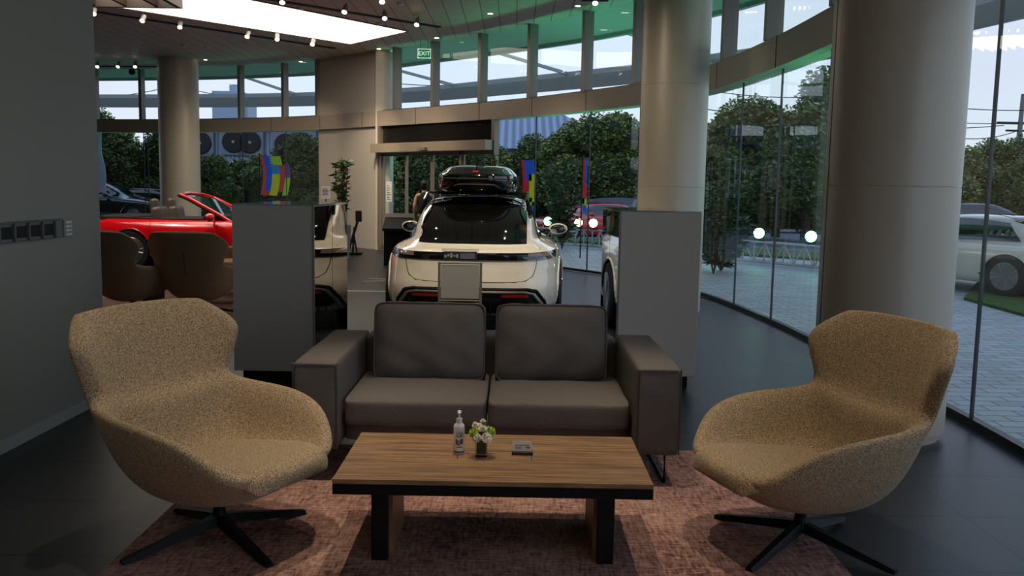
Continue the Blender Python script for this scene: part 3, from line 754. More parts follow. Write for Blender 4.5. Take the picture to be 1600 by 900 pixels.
c1 = chair('wing_armchair', 'tan tweed wing armchair on black star base left of the coffee table', m_tweed, (-1.22, 3.66, 0), math.radians(-28 - 90), None, math.radians(45 + 118))
c2 = copy_tree(c1); c2.location = (1.25, 3.70, 0); c2.rotation_euler = (0, 0, math.radians(198 - 90))
for ch in c2.children:
    if ch.name.startswith('base_leg'): ch.rotation_euler = (0, 0, math.radians(-118 - 108))
c2['label'] = 'tan tweed wing armchair on black star base right of the coffee table'
for c_ in (c1, c2): c_.scale = (.96, .96, 1)
c3 = chair('wing_armchair', 'grey-brown wing armchair seen from behind, beside the left grey cabinet', m_tweed2, (-3.52, 10.1, 0), math.radians(-4), 'rear armchairs seen from behind')
c4 = copy_tree(c3); c4.location = (-4.27, 10.0, 0); c4.rotation_euler = (0, 0, math.radians(-22))
c4['label'] = 'grey-brown wing armchair seen from behind, half hidden by the left wall'
# low table beyond the rear chairs
t2 = thing('coffee_table', 'low walnut coffee table between the rear armchairs and the red car', 'coffee table', (-3.95, 11.3, 0))
rbox('tabletop', -.8, .75, -.35, .35, .36, .385, m_wood, t2, .002); rbox('top_frame', -.8, .75, -.35, .35, .32, .36, m_black, t2, .002)
for s in (-.6, .55): rbox('leg', s - .03, s + .03, -.28, .28, .01, .32, m_black, t2, .002)
t3 = thing('tan_armchair', 'tan upholstered armchair partly visible between the rear armchairs', 'armchair', (-3.9, 12.35, 0))
soft('seat', -.5, .5, -.3, .3, .18, .46, t3, m=mat('tan_leather', (176, 122, 82), .6), r=.06); soft('backrest', -.5, .5, .25, .4, .3, .62, t3, m=MC['tan_leather'], r=.06)
for s in (-.4, .4): rbox('leg', s - .02, s + .02, -.02, .02, .01, .19, m_black, t3, .002)
t4 = thing('side_board', 'x', 'plinth', (-2.75, 8.45, 0)); bpy.data.objects.remove(t4)

# ------------------------------------------------------------ cars
def lerp_rows(rows, n):
    z0, z1 = rows[0][0], rows[-1][0]; out = []
    for k in range(n + 1):
        z = z0 + (z1 - z0) * k / n
        out.append(row_at(rows, z))
    return out
def row_at(rows, z):
    z = max(rows[0][0], min(rows[-1][0], z))
    for i in range(len(rows) - 1):
        if rows[i][0] <= z <= rows[i + 1][0]:
            t = (z - rows[i][0]) / (rows[i + 1][0] - rows[i][0])
            p0 = rows[max(i - 1, 0)]; p1 = rows[i]; p2 = rows[i + 1]; p3 = rows[min(i + 2, len(rows) - 1)]
            r = []
            for j in range(len(p1)):
                m1 = (p2[j] - p0[j]) / max(p2[0] - p0[0], 1e-6) * (p2[0] - p1[0]); m2 = (p3[j] - p1[j]) / max(p3[0] - p1[0], 1e-6) * (p2[0] - p1[0])
                if j > 0:
                    dlt = p2[j] - p1[j]
                    if dlt == 0: m1 = m2 = 0
                    else:
                        m1 = m1 if m1 / dlt > 0 else 0; m2 = m2 if m2 / dlt > 0 else 0
                        m1 = math.copysign(min(abs(m1), 3 * abs(dlt)), dlt); m2 = math.copysign(min(abs(m2), 3 * abs(dlt)), dlt)
                    v = (2 * t ** 3 - 3 * t * t + 1) * p1[j] + (t ** 3 - 2 * t * t + t) * m1 + (-2 * t ** 3 + 3 * t * t) * p2[j] + (t ** 3 - t * t) * m2
                else: v = z
                r.append(v)
            return tuple(r)
    return rows[-1]
def plan(row, n, a):                    # point of the plan curve at angle a; rear is y small
    z, yr, yf, w, ex = row; c = (yr + yf) / 2; h = (yf - yr) / 2
    ca, sa = math.cos(a), math.sin(a)
    return Vector((w * math.copysign(abs(sa) ** (2 / ex), sa), c - h * math.copysign(abs(ca) ** (2 / ex), ca), z))
def rear_y(row, x):
    z, yr, yf, w, ex = row; c = (yr + yf) / 2; h = (yf - yr) / 2
    return c - h * max(0, 1 - min(abs(x) / w, 1) ** ex) ** (1 / ex)
def side_x(row, y):
    z, yr, yf, w, ex = row; c = (yr + yf) / 2; h = (yf - yr) / 2
    return w * max(0, 1 - min(abs(y - c) / h, 1) ** ex) ** (1 / ex)
def zbody(rows, nz=60, na=160, wheels=(), wr=.36, cap=True):
    bm = bmesh.new(); R_ = lerp_rows(rows, nz); rings = []
    for r in R_:
        rings.append([bm.verts.new(plan(r, na, 2 * PI * (k + .5) / na)) for k in range(na)])
    for A, B in zip(rings, rings[1:]):
        for k in range(na): bm.faces.new((A[k], A[(k + 1) % na], B[(k + 1) % na], B[k]))
    if cap:
        bm.faces.new(rings[0]); bm.faces.new(rings[-1])
    kill = []
    for f in bm.faces:
        c = f.calc_center_median()
        for wy in wheels:
            if abs(c.x) > .62 and (c.y - wy) ** 2 + (c.z - wr) ** 2 < (wr + .045) ** 2 and len(f.verts) == 4: kill.append(f); break
    bmesh.ops.delete(bm, geom=kill, context='FACES')
    return bm
def rear_patch(rows, za, zb, wa, wb, off=.006, nz=14, nx=24, x0=None):
    """surface patch lying on the rear, half-width wa at za to wb at zb"""
    bm = bmesh.new(); g = []
    for i in range(nz + 1):
        t = i / nz; z = za + (zb - za) * t; w = wa + (wb - wa) * t; r = row_at(rows, z); xa = -w if x0 is None else x0 * 1.0; ring = []
        for j in range(nx + 1):
            x = xa + (w - xa) * j / nx; ring.append(bm.verts.new((x, rear_y(r, x) - off, z + off * .5)))
        g.append(ring)
    for i in range(nz):
        for j in range(nx): bm.faces.new((g[i][j], g[i][j + 1], g[i + 1][j + 1], g[i + 1][j]))
    return bm
def side_patch(rows, pts_lo, pts_hi, s, off=.008, nz=8, nyy=20):
    """pts_lo, pts_hi: (y, z) ends for the lower and upper edges"""
    bm = bmesh.new(); g = []
    for i in range(nz + 1):
        t = i / nz; ring = []
        for j in range(nyy + 1):
            u = j / nyy
            ylo = pts_lo[0][0] + (pts_lo[1][0] - pts_lo[0][0]) * u; zlo = pts_lo[0][1] + (pts_lo[1][1] - pts_lo[0][1]) * u
            yhi = pts_hi[0][0] + (pts_hi[1][0] - pts_hi[0][0]) * u; zhi = pts_hi[0][1] + (pts_hi[1][1] - pts_hi[0][1]) * u + .04 * math.sin(PI * u)
            y = ylo + (yhi - ylo) * t; z = zlo + (zhi - zlo) * t; r = row_at(rows, z); ring.append(bm.verts.new((s * (side_x(r, y) + off), y, z)))
        g.append(ring)
    for i in range(nz):
        for j in range(nyy): bm.faces.new((g[i][j], g[i][j + 1], g[i + 1][j + 1], g[i + 1][j]))
    return bm
m_tyre = mat('tyre', (18, 18, 18), .8); m_rim = mat('rim', (150, 150, 152), .3, .9); m_well = mat('wheel_well', (8, 8, 8), .9)
def wheel(parent, s, y, hw, r=.355):
    o = thing('wheel', 'x', 'x'); del o['label']; del o['category']; o.parent = parent
    xo = s * (hw - .02)
    bpy.data.objects.remove(o)
    bm = bmesh.new(); pr = [(r * .66, -.12), (r * .94, -.12), (r, -.09), (r, .09), (r * .94, .12), (r * .66, .12)]
    lathe(bm, pr, 48, axis='x', org=(s * (hw - .14), y, r + .004)); tyre = obj('wheel', bm, m_tyre, parent, smooth=False)
    for p in tyre.data.polygons: p.use_smooth = True
    tyre.modifiers.new('e', 'EDGE_SPLIT').split_angle = .6
    bm = bmesh.new()
    for k in range(5):
        for d in (-.12, .12):
            a = 2 * PI * k / 5 + d; ca, sa = math.cos(a), math.sin(a)
            tube(bm, [(s * (hw - .03), y + ca * .04, r + sa * .04), (s * (hw - .025), y + math.cos(a + d * .4) * r * .68, r + math.sin(a + d * .4) * r * .68)], .018, 6)
    lathe(bm, [(r * .67, -.01), (r * .72, 0), (r * .67, .01)], 40, axis='x', org=(s * (hw - .025), y, r)); lathe(bm, [(.05, -.02), (.045, .012)], 16, axis='x', org=(s * (hw - .03), y, r))
    obj('rim', bm, m_rim, tyre)
    bm = bmesh.new(); lathe(bm, [(r + .05, -.34), (r + .05, -.27)], 40, axis='x', org=(s * (hw + (.0)), y, r)) if s > 0 else lathe(bm, [(r + .05, .27), (r + .05, .34)], 40, axis='x', org=(s * hw, y, r))
    obj('wheel_well', bm, m_well, parent)
def arch(parent, rows, s, y, r, m):
    bm = bmesh.new(); P = []
    for k in range(25):
        a = -.25 + (PI + .5) * k / 24; yy = y + math.cos(a) * (r + .045); z = r + math.sin(a) * (r + .045)
        z = max(z, rows[0][0] + .01); P.append((s * (side_x(row_at(rows, z), yy) - .004), yy, z))
    tube(bm, P, .016, 6); obj('wheel_arch', bm, m, parent)
    bm = bmesh.new(); g = []
    for p_ in P: g.append([bm.verts.new(p_), bm.verts.new((s * .60, p_[1], p_[2]))])
    for A, B in zip(g, g[1:]): bm.faces.new((A[0], A[1], B[1], B[0]))
    obj('arch_liner', bm, m_well, parent)
def mirror(parent, s, y, x, z, m):
    bm = bmesh.new(); bmesh.ops.create_uvsphere(bm, u_segments=24, v_segments=14, radius=1)
    for v in bm.verts: v.co = Vector((s * x + v.co.x * .125, y + v.co.y * (.09 if v.co.y > 0 else .03), z + v.co.z * .075))
    o = obj('wing_mirror', bm, m, parent, smooth=True)
    bm = bmesh.new(); bmesh.ops.create_uvsphere(bm, u_segments=24, v_segments=10, radius=1)
    for v in bm.verts: v.co = Vector((s * x + v.co.x * .105, y - .026 + v.co.y * .010, z + v.co.z * .058))
    obj('mirror_glass', bm, mat('mirror', (170, 180, 180), .03, 1.), o, smooth=True)
    bm = bmesh.new(); tube(bm, [(s * (x - .10), y, z - .02), (s * (x - .24), y + .02, z - .05)], .018, 6); obj('mirror_arm', bm, m_blackg, o)

# white estate: rear at y=0, nose at +y
WR = [(.20, .22, 4.75, .86, 5), (.27, .10, 4.85, .93, 5), (.36, .03, 4.93, .965, 4.6), (.50, .0, 4.96, .985, 4.2), (.66, .03, 4.93, .983, 4.0), (.76, .05, 4.75, .965, 4.0),
      (.82, .04, 4.45, .94, 3.8), (.87, .06, 4.1, .895, 3.6), (.90, .16, 3.85, .83, 3.6), (.94, .26, 3.65, .745, 3.8), (.99, .33, 3.45, .70, 4.2), (1.08, .43, 3.28, .675, 4.4), (1.18, .58, 3.08, .645, 4.4),
      (1.28, .78, 2.85, .60, 4.2), (1.35, .98, 2.65, .55, 4.0), (1.39, 1.2, 2.45, .46, 3.4), (1.41, 1.55, 2.2, .30, 2.6)]
def hatch_car(name, label, paint, loc, rotz, box_on, group=None, full=True):
    t = thing(name, label, 'car', loc, rotz, group)
    body = obj('body', zbody(WR, 84, 200, (1.0, 3.9)), paint, t, smooth=True)
    m_win = mat('car_glass', (10, 11, 12), .04, coat=1, spec=.8)
    wn_ = obj('rear_window', rear_patch(WR, .930, 1.31, .565, .565), m_win, t, smooth=True)
    bm = bmesh.new(); g = []
    for i in range(13):
        z = 1.31 + .098 * i / 12; r = row_at(WR, z); w = min(.565, r[3] * .95); g.append([bm.verts.new((w * (j - 12) / 12, rear_y(r, w * (j - 12) / 12) - .006, z + .006)) for j in range(25)])
    zr, yr_, yf_, wr_, n_r = row_at(WR, 1.408)
    g.append([bm.verts.new((.27 * (j - 12) / 12, yf_ - .05, 1.413)) for j in range(25)])
    for A, B in zip(g, g[1:]):
        for j in range(24): bm.faces.new((A[j], A[j + 1], B[j + 1], B[j]))
    obj('roof_panel', bm, m_win, t, smooth=True)
    for s in (-1, 1):
        obj('side_window', side_patch(WR, ((.95, .96), (3.35, .93)), ((1.25, 1.28), (2.75, 1.31)), s), m_win, t, smooth=True)
        wheel(t, s, 1.0, .972); wheel(t, s, 3.9, .965); arch(t, WR, s, 1.0, .355, paint); arch(t, WR, s, 3.9, .355, paint)
        mirror(t, s, 3.05, .985, .98, paint)
    if not full: return t
    # light bar
    m_bar = mat('light_bar', (24, 22, 24), .08, coat=1)
    obj('light_bar', rear_patch(WR, .775, .850, .88, .89, .010, 6, 60), m_bar, t, smooth=True)
    for s in (-1, 1):
        bm = rear_patch(WR, .806, .842, s * .82, s * .83, .014, 2, 14, x0=s * .58); obj('tail_light', bm, mat('tail_lens', (120, 105, 105), .1, coat=1), t)
    # tailgate seam lines
    def seam(pts, r=.0035):
        bm = bmesh.new(); P = [(x, rear_y(row_at(WR, z), x) - .001, z) for x, z in pts]; tube(bm, P, r, 5); obj('panel_seam', bm, m_black, t)
    for s in (-1, 1):
        seam([(s * .72, .935), (s * .70, .88), (s * .675, .80), (s * .66, .70), (s * .63, .62), (s * .56, .575), (s * .45, .563), (s * .3, .56), (s * .12, .558)])
    # bumper: black diffuser with silver surround, red reflectors
    def contour(W_, z0, z1, r=.012, off=.012, m=m_alu, nm='diffuser_surround'):
        bm = bmesh.new(); pts = [(-W_, z0), (-W_ * .94, z0 + (z1 - z0) * .5), (-W_ * .84, z1 - .02), (-W_ * .72, z1), (0, z1 + .002), (W_ * .72, z1), (W_ * .84, z1 - .02), (W_ * .94, z0 + (z1 - z0) * .5), (W_, z0)]
        fine = []
        for a, b in zip(pts, pts[1:]):
            for k in range(6): u = k / 6; fine.append((a[0] + (b[0] - a[0]) * u, a[1] + (b[1] - a[1]) * u))
        fine.append(pts[-1])
        P = [(x, rear_y(row_at(WR, z), x) - off, z) for x, z in fine]; tube(bm, P, r, 8); obj(nm, bm, m, t)
    obj('diffuser', rear_patch(WR, .215, .475, .78, .60, .008, 10, 40), m_blackm, t, smooth=True)
    contour(.80, .23, .485, .020, .004, m_black, 'diffuser_edge'); contour(.755, .23, .462, .016, .012, mat('silver_trim', (150, 146, 140), .35, .6))
    bm = bmesh.new()
    for k in range(-9, 10): 
        x = k * .07; box(bm, x - .006, x + .006, rear_y(row_at(WR, .3), x) - .03, rear_y(row_at(WR, .3), x), .22, .40)
    obj('diffuser_fin', bm, m_black, t)
    for s in (-1, 1):
        bm = rear_patch(WR, .40, .428, s * .60, s * .58, .022, 2, 12, x0=s * .32); obj('reflector', bm, mat('red_reflector', (150, 24, 30), .2, coat=1, emit=(160, 20, 30), emit_s=.05), t)
    # roof spoiler and rails
    bm = bmesh.new(); g = []
    for x in [k * .06 - .54 for k in range(19)]:
        yy = rear_y(row_at(WR, 1.345), x * .95); g.append([bm.verts.new((x, yy - .12, 1.375 - .06 * (x / .54) ** 2)), bm.verts.new((x, yy + .25, 1.41 - .07 * (x / .54) ** 2)), bm.verts.new((x, yy + .25, 1.37 - .07 * (x / .54) ** 2)), bm.verts.new((x, yy - .10, 1.350 - .06 * (x / .54) ** 2))])
    for A, B in zip(g, g[1:]):
        for k in range(4): bm.faces.new((A[k], A[(k + 1) % 4], B[(k + 1) % 4], B[k]))
    bm.faces.new(g[0]); bm.faces.new(g[-1]); obj('roof_spoiler', bm, m_blackg, t)
    for s in (-1, 1):
        bm = bmesh.new(); tube(bm, [(s * .60, .72, 1.20), (s * .565, .95, 1.36), (s * .56, 1.2, 1.43), (s * .56, 2.4, 1.45), (s * .57, 2.75, 1.36)], .022, 8); obj('roof_rail', bm, m_blackg, t)
    for y in (1.35, 2.25):
        bm = bmesh.new(); box(bm, -.58, .58, y - .03, y + .03, 1.43, 1.455); obj('roof_bar', bm, m_black, t)
    if box_on:
        BR = [(1.455, .9, 2.7, .32, 3), (1.46, .80, 2.80, .40, 3.4), (1.50, .74, 2.86, .44, 3.6), (1.58, .70, 2.88, .455, 3.6), (1.64, .70, 2.88, .455, 3.4), (1.68, .80, 2.8, .42, 3.2), (1.735, .98, 2.6, .35, 3.0), (1.755, 1.2, 2.3, .26, 2.6), (1.76, 1.5, 2.0, .10, 2)]
        rb = obj('roof_box', zbody(BR, 40, 96), m_blackg, t, smooth=True)
        bm = bmesh.new(); r = row_at(BR, 1.60); tube(bm, [plan((1.60, r[1] - .004, r[2] + .004, r[3] + .004, r[4]), 0, 2 * PI * (k + .5) / 80) for k in range(80)], .008, 6, closed=True); obj('box_seam', bm, m_blackm, rb)
        obj('box_badge', rear_patch(BR, 1.665, 1.685, .03, .03, .008, 2, 4), mat('red_reflector', (150, 24, 30), .2), rb)
        bm = bmesh.new(); tube(bm, [(0, 1.0, 1.73), (0, .98, 1.80)], .006, 6); obj('antenna', bm, m_black, rb)
    return t
m_cream = mat('cream_paint', (242, 234, 218), .28, .0, coat=1)
car = hatch_car('estate_car', 'cream white estate car with black roof box, seen from behind beyond the sofa', m_cream, (-.425, 8.95, 0), math.radians(-.8), True)
# acrylic number stand in front of the car
st = thing('info_stand', 'grey steel information stand with acrylic sign in front of the white car', 'stand', (-.465, 7.95, 0)); st.scale = (1, 1, .905)
bm = bmesh.new()
for s in (-1, 1): tube(bm, [(s * .185, 0, .03), (s * .185, 0, .93)], .012, 10)
for z in (.45, .55, .92): tube(bm, [(-.185, 0, z), (.185, 0, z)], .008, 8)
obj('stand_frame', bm, m_alu, st)
obj('upper_panel', bx(-.17, .17, -.004, .004, .57, .905), mat('stand_panel', (176, 174, 168), .45), st, bevel=.001)
obj('lower_panel', bx(-.17, .17, -.004, .004, .28, .53), MC['stand_panel'], st, bevel=.001)
obj('foot_plate', bx(-.22, .22, -.15, .15, 0, .03), m_alu, st, bevel=.004)
hd = obj('acrylic_holder', bx(-.165, .165, -.02, .02, .94, 1.06), glass_mat('acrylic', (.8, .82, .82)), st)
obj('plate_card', bx(-.15, .15, -.004, .004, .955, 1.035), mat('plate_card', (70, 66, 80), .4), hd)
bm = bmesh.new(); box(bm, .0, .13, -.008, -.005, .965, 1.02); obj('card_block', bm, mat('plate_lilac', (150, 145, 170), .4), hd)
bm = bmesh.new()
for k in range(5): box(bm, -.14 + k * .026, -.122 + k * .026, -.008, -.005, .975 + .012 * (k % 2), 1.0 + .01 * (k % 3))
obj('card_print', bm, m_white, hd)

# red roadster: rear at y=0, nose +y; stands with its nose to the right
RRW = [(.20, .20, 4.2, .82, 5), (.28, .08, 4.3, .88, 5), (.40, .02, 4.36, .905, 4.4), (.55, 0, 4.38, .91, 4.0), (.68, .03, 4.3, .90, 4.0), (.76, .08, 4.0, .875, 4.0), (.82, .16, 3.5, .83, 4.2), (.865, .30, 3.1, .76, 4.4)]
m_red = mat('red_paint', (214, 14, 26), .22, .0, coat=1)
rc = thing('convertible_car', 'bright red open-top sports car behind the rear armchairs', 'car', (-7.45, 16.15, 0), -PI / 2 - .03)
obj('body', zbody(RRW, 60, 180, (.95, 3.42), .335), m_red, rc, smooth=True)
for s in (-1, 1):
    wheel(rc, s, .95, .89, .335); wheel(rc, s, 3.42, .88, .335); arch(rc, RRW, s, .95, .335, m_red); arch(rc, RRW, s, 3.42, .335, m_red)
    mirror(rc, s, 2.36, .97, .93, m_red)
    bm = bmesh.new(); P = [(s * (side_x(row_at(RRW, z), 2.5 - (z - .3) * .1) + .001), 2.5 - (z - .3) * .1, z) for z in [.3 + k * .05 for k in range(12)]]; tube(bm, P, .004, 5)
    P = [(s * (side_x(row_at(RRW, z), 1.30) + .001), 1.30, z) for z in [.3 + k * .05 for k in range(12)]]; tube(bm, P, .004, 5); obj('door_seam', bm, m_black, rc)
    bm = bmesh.new(); tube(bm, [(s * .90, 1.35, .35), (s * .91, 2.9, .33)], .03, 6); obj('side_skirt', bm, m_black, rc)
bm = bmesh.new(); g = []
for k in range(49):
    a = 2 * PI * k / 48; g.append((math.copysign(abs(math.cos(a)) ** .5, math.cos(a)) * .66, 1.55 + math.copysign(abs(math.sin(a)) ** .5, math.sin(a)) * .95))
lo = [bm.verts.new((x, y, .80)) for x, y in g[:-1]]; hi = [bm.verts.new((x * 1.06, y, .885)) for x, y in g[:-1]]
bm.faces.new(lo); 
for k in range(48): bm.faces.new((lo[k], lo[(k + 1) % 48], hi[(k + 1) % 48], hi[k]))
bm.faces.new(hi); obj('cockpit', bm, mat('cockpit', (34, 30, 28), .6), rc)
soft('folded_roof', -.62, .62, .30, .95, .80, .93, rc, m=m_blackm, r=.05)
m_seat = mat('seat_leather', (84, 76, 70), .4)
for s in (-1, 1):
    soft('car_seat', s * .36 - .22, s * .36 + .22, 1.20, 1.36, .62, 1.08, rc, m=m_seat, r=.06, tilt=.15)
    soft('headrest', s * .36 - .10, s * .36 + .10, 1.12, 1.25, .94, 1.22, rc, m=m_seat, r=.06, tilt=.15)
bm = bmesh.new(); wsp = [(-.72, 2.62, .86), (-.70, 2.45, .96), (-.60, 1.88, 1.24), (-.52, 1.70, 1.295), (0, 1.64, 1.32), (.52, 1.70, 1.295), (.60, 1.88, 1.24), (.70, 2.45, .96), (.72, 2.62, .86)]
tube(bm, wsp, .026, 8); obj('windscreen_frame', bm, m_red, rc)
bm = bmesh.new(); tube(bm, [(x * .97, y - .03, z - .015) for x, y, z in wsp], .03, 8); obj('windscreen_trim', bm, m_black, rc)
bm = bmesh.new(); L_ = [bm.verts.new(p_) for p_ in [(-.70, 2.58, .88), (-.58, 1.90, 1.23), (-.5, 1.74, 1.28), (.5, 1.74, 1.28), (.58, 1.90, 1.23), (.70, 2.58, .88), (0, 2.70, .88)]]
bm.faces.new(L_); obj('windscreen', bm, glass_mat('car_clear_glass', (.6, .65, .65)), rc)
bm = bmesh.new(); lathe(bm, [(.16, -.012), (.185, 0), (.16, .012)], 28, axis='y', org=(-.36, 1.85, .95)); obj('steering_wheel', bm, m_black, rc)
soft('dashboard', -.62, .62, 2.1, 2.5, .82, .96, rc, m=m_blackm, r=.05)

# ------------------------------------------------------------ items at the back wall
kp = onz(622, 343, 1.12); kp = ony(622, 343, 17.2)
ks = thing('reception_kiosk', 'black standing kiosk with sloping pale top by the entrance door', 'kiosk', (kp.x, 17.2, 0), 0)
bm = bmesh.new(); v8 = box(bm, -.27, .27, -.2, .2, 0, .78); 
for v in v8[4:]: v.co.z += .0
obj('kiosk_body', bx(-.25, .25, -.16, .18, 0, .72), m_black, ks, bevel=.005)
bm = bmesh.new(); P = [(-.27, -.24, .66), (.27, -.24, .66), (.27, .22, .87), (-.27, .22, .87)]; lo = [bm.verts.new(p_) for p_ in P]; hi = [bm.verts.new((a, b, c + .05)) for a, b, c in P]
bm.faces.new(lo); bm.faces.new(hi)
for k in range(4): bm.faces.new((lo[k], lo[(k + 1) % 4], hi[(k + 1) % 4], hi[k]))
obj('kiosk_top', bm, m_black, ks); obj('kiosk_light_edge', bx(-.285, .285, .2, .24, .90, .985), mat('kiosk_edge', (225, 215, 200), .4), ks)
# leaf helper for plants
def leafmesh(pts, rnd, L0=.12, W0=.03, down=.2):
    bm = bmesh.new()
    for p_ in pts:
        a = rnd.uniform(0, 2 * PI); el = rnd.uniform(-down, .9); l_ = L0 * rnd.uniform(.7, 1.2); w = W0 * rnd.uniform(.8, 1.2)
        d = Vector((math.cos(a) * math.cos(el), math.sin(a) * math.cos(el), math.sin(el))); s_ = d.cross(Vector((rnd.uniform(-1, 1), rnd.uniform(-1, 1), 1))).normalized() * w
        p_ = Vector(p_); bend = Vector((0, 0, -l_ * .12))
        bm.faces.new([bm.verts.new(q) for q in (p_, p_ + d * l_ * .4 + s_, p_ + d * l_ + bend, p_ + d * l_ * .4 - s_)])
    return bm
m_leaf = mat('leaf_green', (44, 66, 34), .45, rgb2=(78, 104, 52), scale=6)
m_stem = mat('stem', (96, 78, 56), .8)
def tall_plant(x, y, zb, h, label, r=.22, n=260, potr=.2, ph=.5, group=None):
    rr = random.Random(int(x * 100)); t = thing('potted_plant', label, 'plant', (x, y, 0), 0, group)
    bm = bmesh.new(); lathe(bm, [(potr * .75, 0), (potr, ph), (potr * .92, ph), (potr * .9, ph - .04)], 28); obj('pot', bm, mat('pot_grey', (150, 145, 135), .6), t, smooth=False)
    bm = bmesh.new(); pts = []
    for k in range(5):
        a = rr.uniform(0, 6.28); top = Vector((math.cos(a) * r * rr.uniform(.5, 1.2), math.sin(a) * r * rr.uniform(.5, 1.2), h * rr.uniform(.88, 1)))
        base = Vector((math.cos(a) * .03, math.sin(a) * .03, ph - .05)); seg = [base.lerp(top, u / 6) + Vector((rr.uniform(-.01, .01), rr.uniform(-.01, .01), 0)) for u in range(7)]
        tube(bm, seg, .008, 5)
        for j in range(n // 5):
            u = rr.uniform(.25, 1)
            if base.lerp(top, u).z > zb: pts.append(base.lerp(top, u))
    obj('stem', bm, m_stem, t); obj('leaves', leafmesh(pts, rr, .16, .032), mat('indoor_leaf', (62, 88, 44), .4, rgb2=(100, 126, 66), scale=6), t)
p = ony(535, 300, 18.5)
tall_plant(p.x, 18.5, .9, 2.2, 'tall thin potted plant in front of the white wall section', r=.24, n=330, potr=.18, ph=.7)
p = ony(785, 300, 17.2)
tall_plant(p.x + .02, 17.2, 1.0, 2.22, 'leafy potted plant standing behind the black roof box', r=.36, n=360)
# leaning black easel / folded stand by the wall
p = ony(556, 390, 20.0)
es = thing('folded_stand', 'black folded stand leaning against the white wall section', 'stand', (p.x, 19.6, 0))
bm = bmesh.new(); tube(bm, [(-.12, 0, 0), (.16, .1, .95)], .03, 6); tube(bm, [(.0, 0, 0), (.02, .1, .6)], .025, 6); tube(bm, [(.1, .0, 0), (.0, .1, .5)], .02, 6); obj('stand_tube', bm, m_black, es)
obj('stand_base', bx(-.22, .2, -.1, .12, 0, .05), m_black, es); obj('stand_handle', bx(.05, .18, .06, .14, .72, .96), m_black, es)
gy = tag(obj('floor_screen', bx(-.1, .14, -.03, .03, 0, 1.02), mat('grey_screen', (92, 94, 92), .6), loc=(p.x - .28, 18.6, 0)), 'narrow grey panel standing behind the left cabinet edge', 'panel')
# poster and small sign left of the plant
p = ony(509, 305, 19.0)
ps = thing('notice_board', 'small white notice with grey print beside the tall thin plant', 'notice', (p.x, 19.0, 0))
obj('notice_sheet', bx(-.1, .1, -.01, .0, 1.22, 1.48), m_white, ps); obj('notice_post', bx(-.01, .01, 0, .02, 0, 1.3), m_dark, ps); obj('notice_foot', bx(-.12, .12, -.12, .12, 0, .02), m_dark, ps)
bm = bmesh.new()
for k in range(5): box(bm, -.07, .06 - .02 * (k % 2), -.014, -.011, 1.30 + k * .03, 1.312 + k * .03)
obj('notice_print', bm, mat('print_purple', (120, 110, 140), .5), ps)
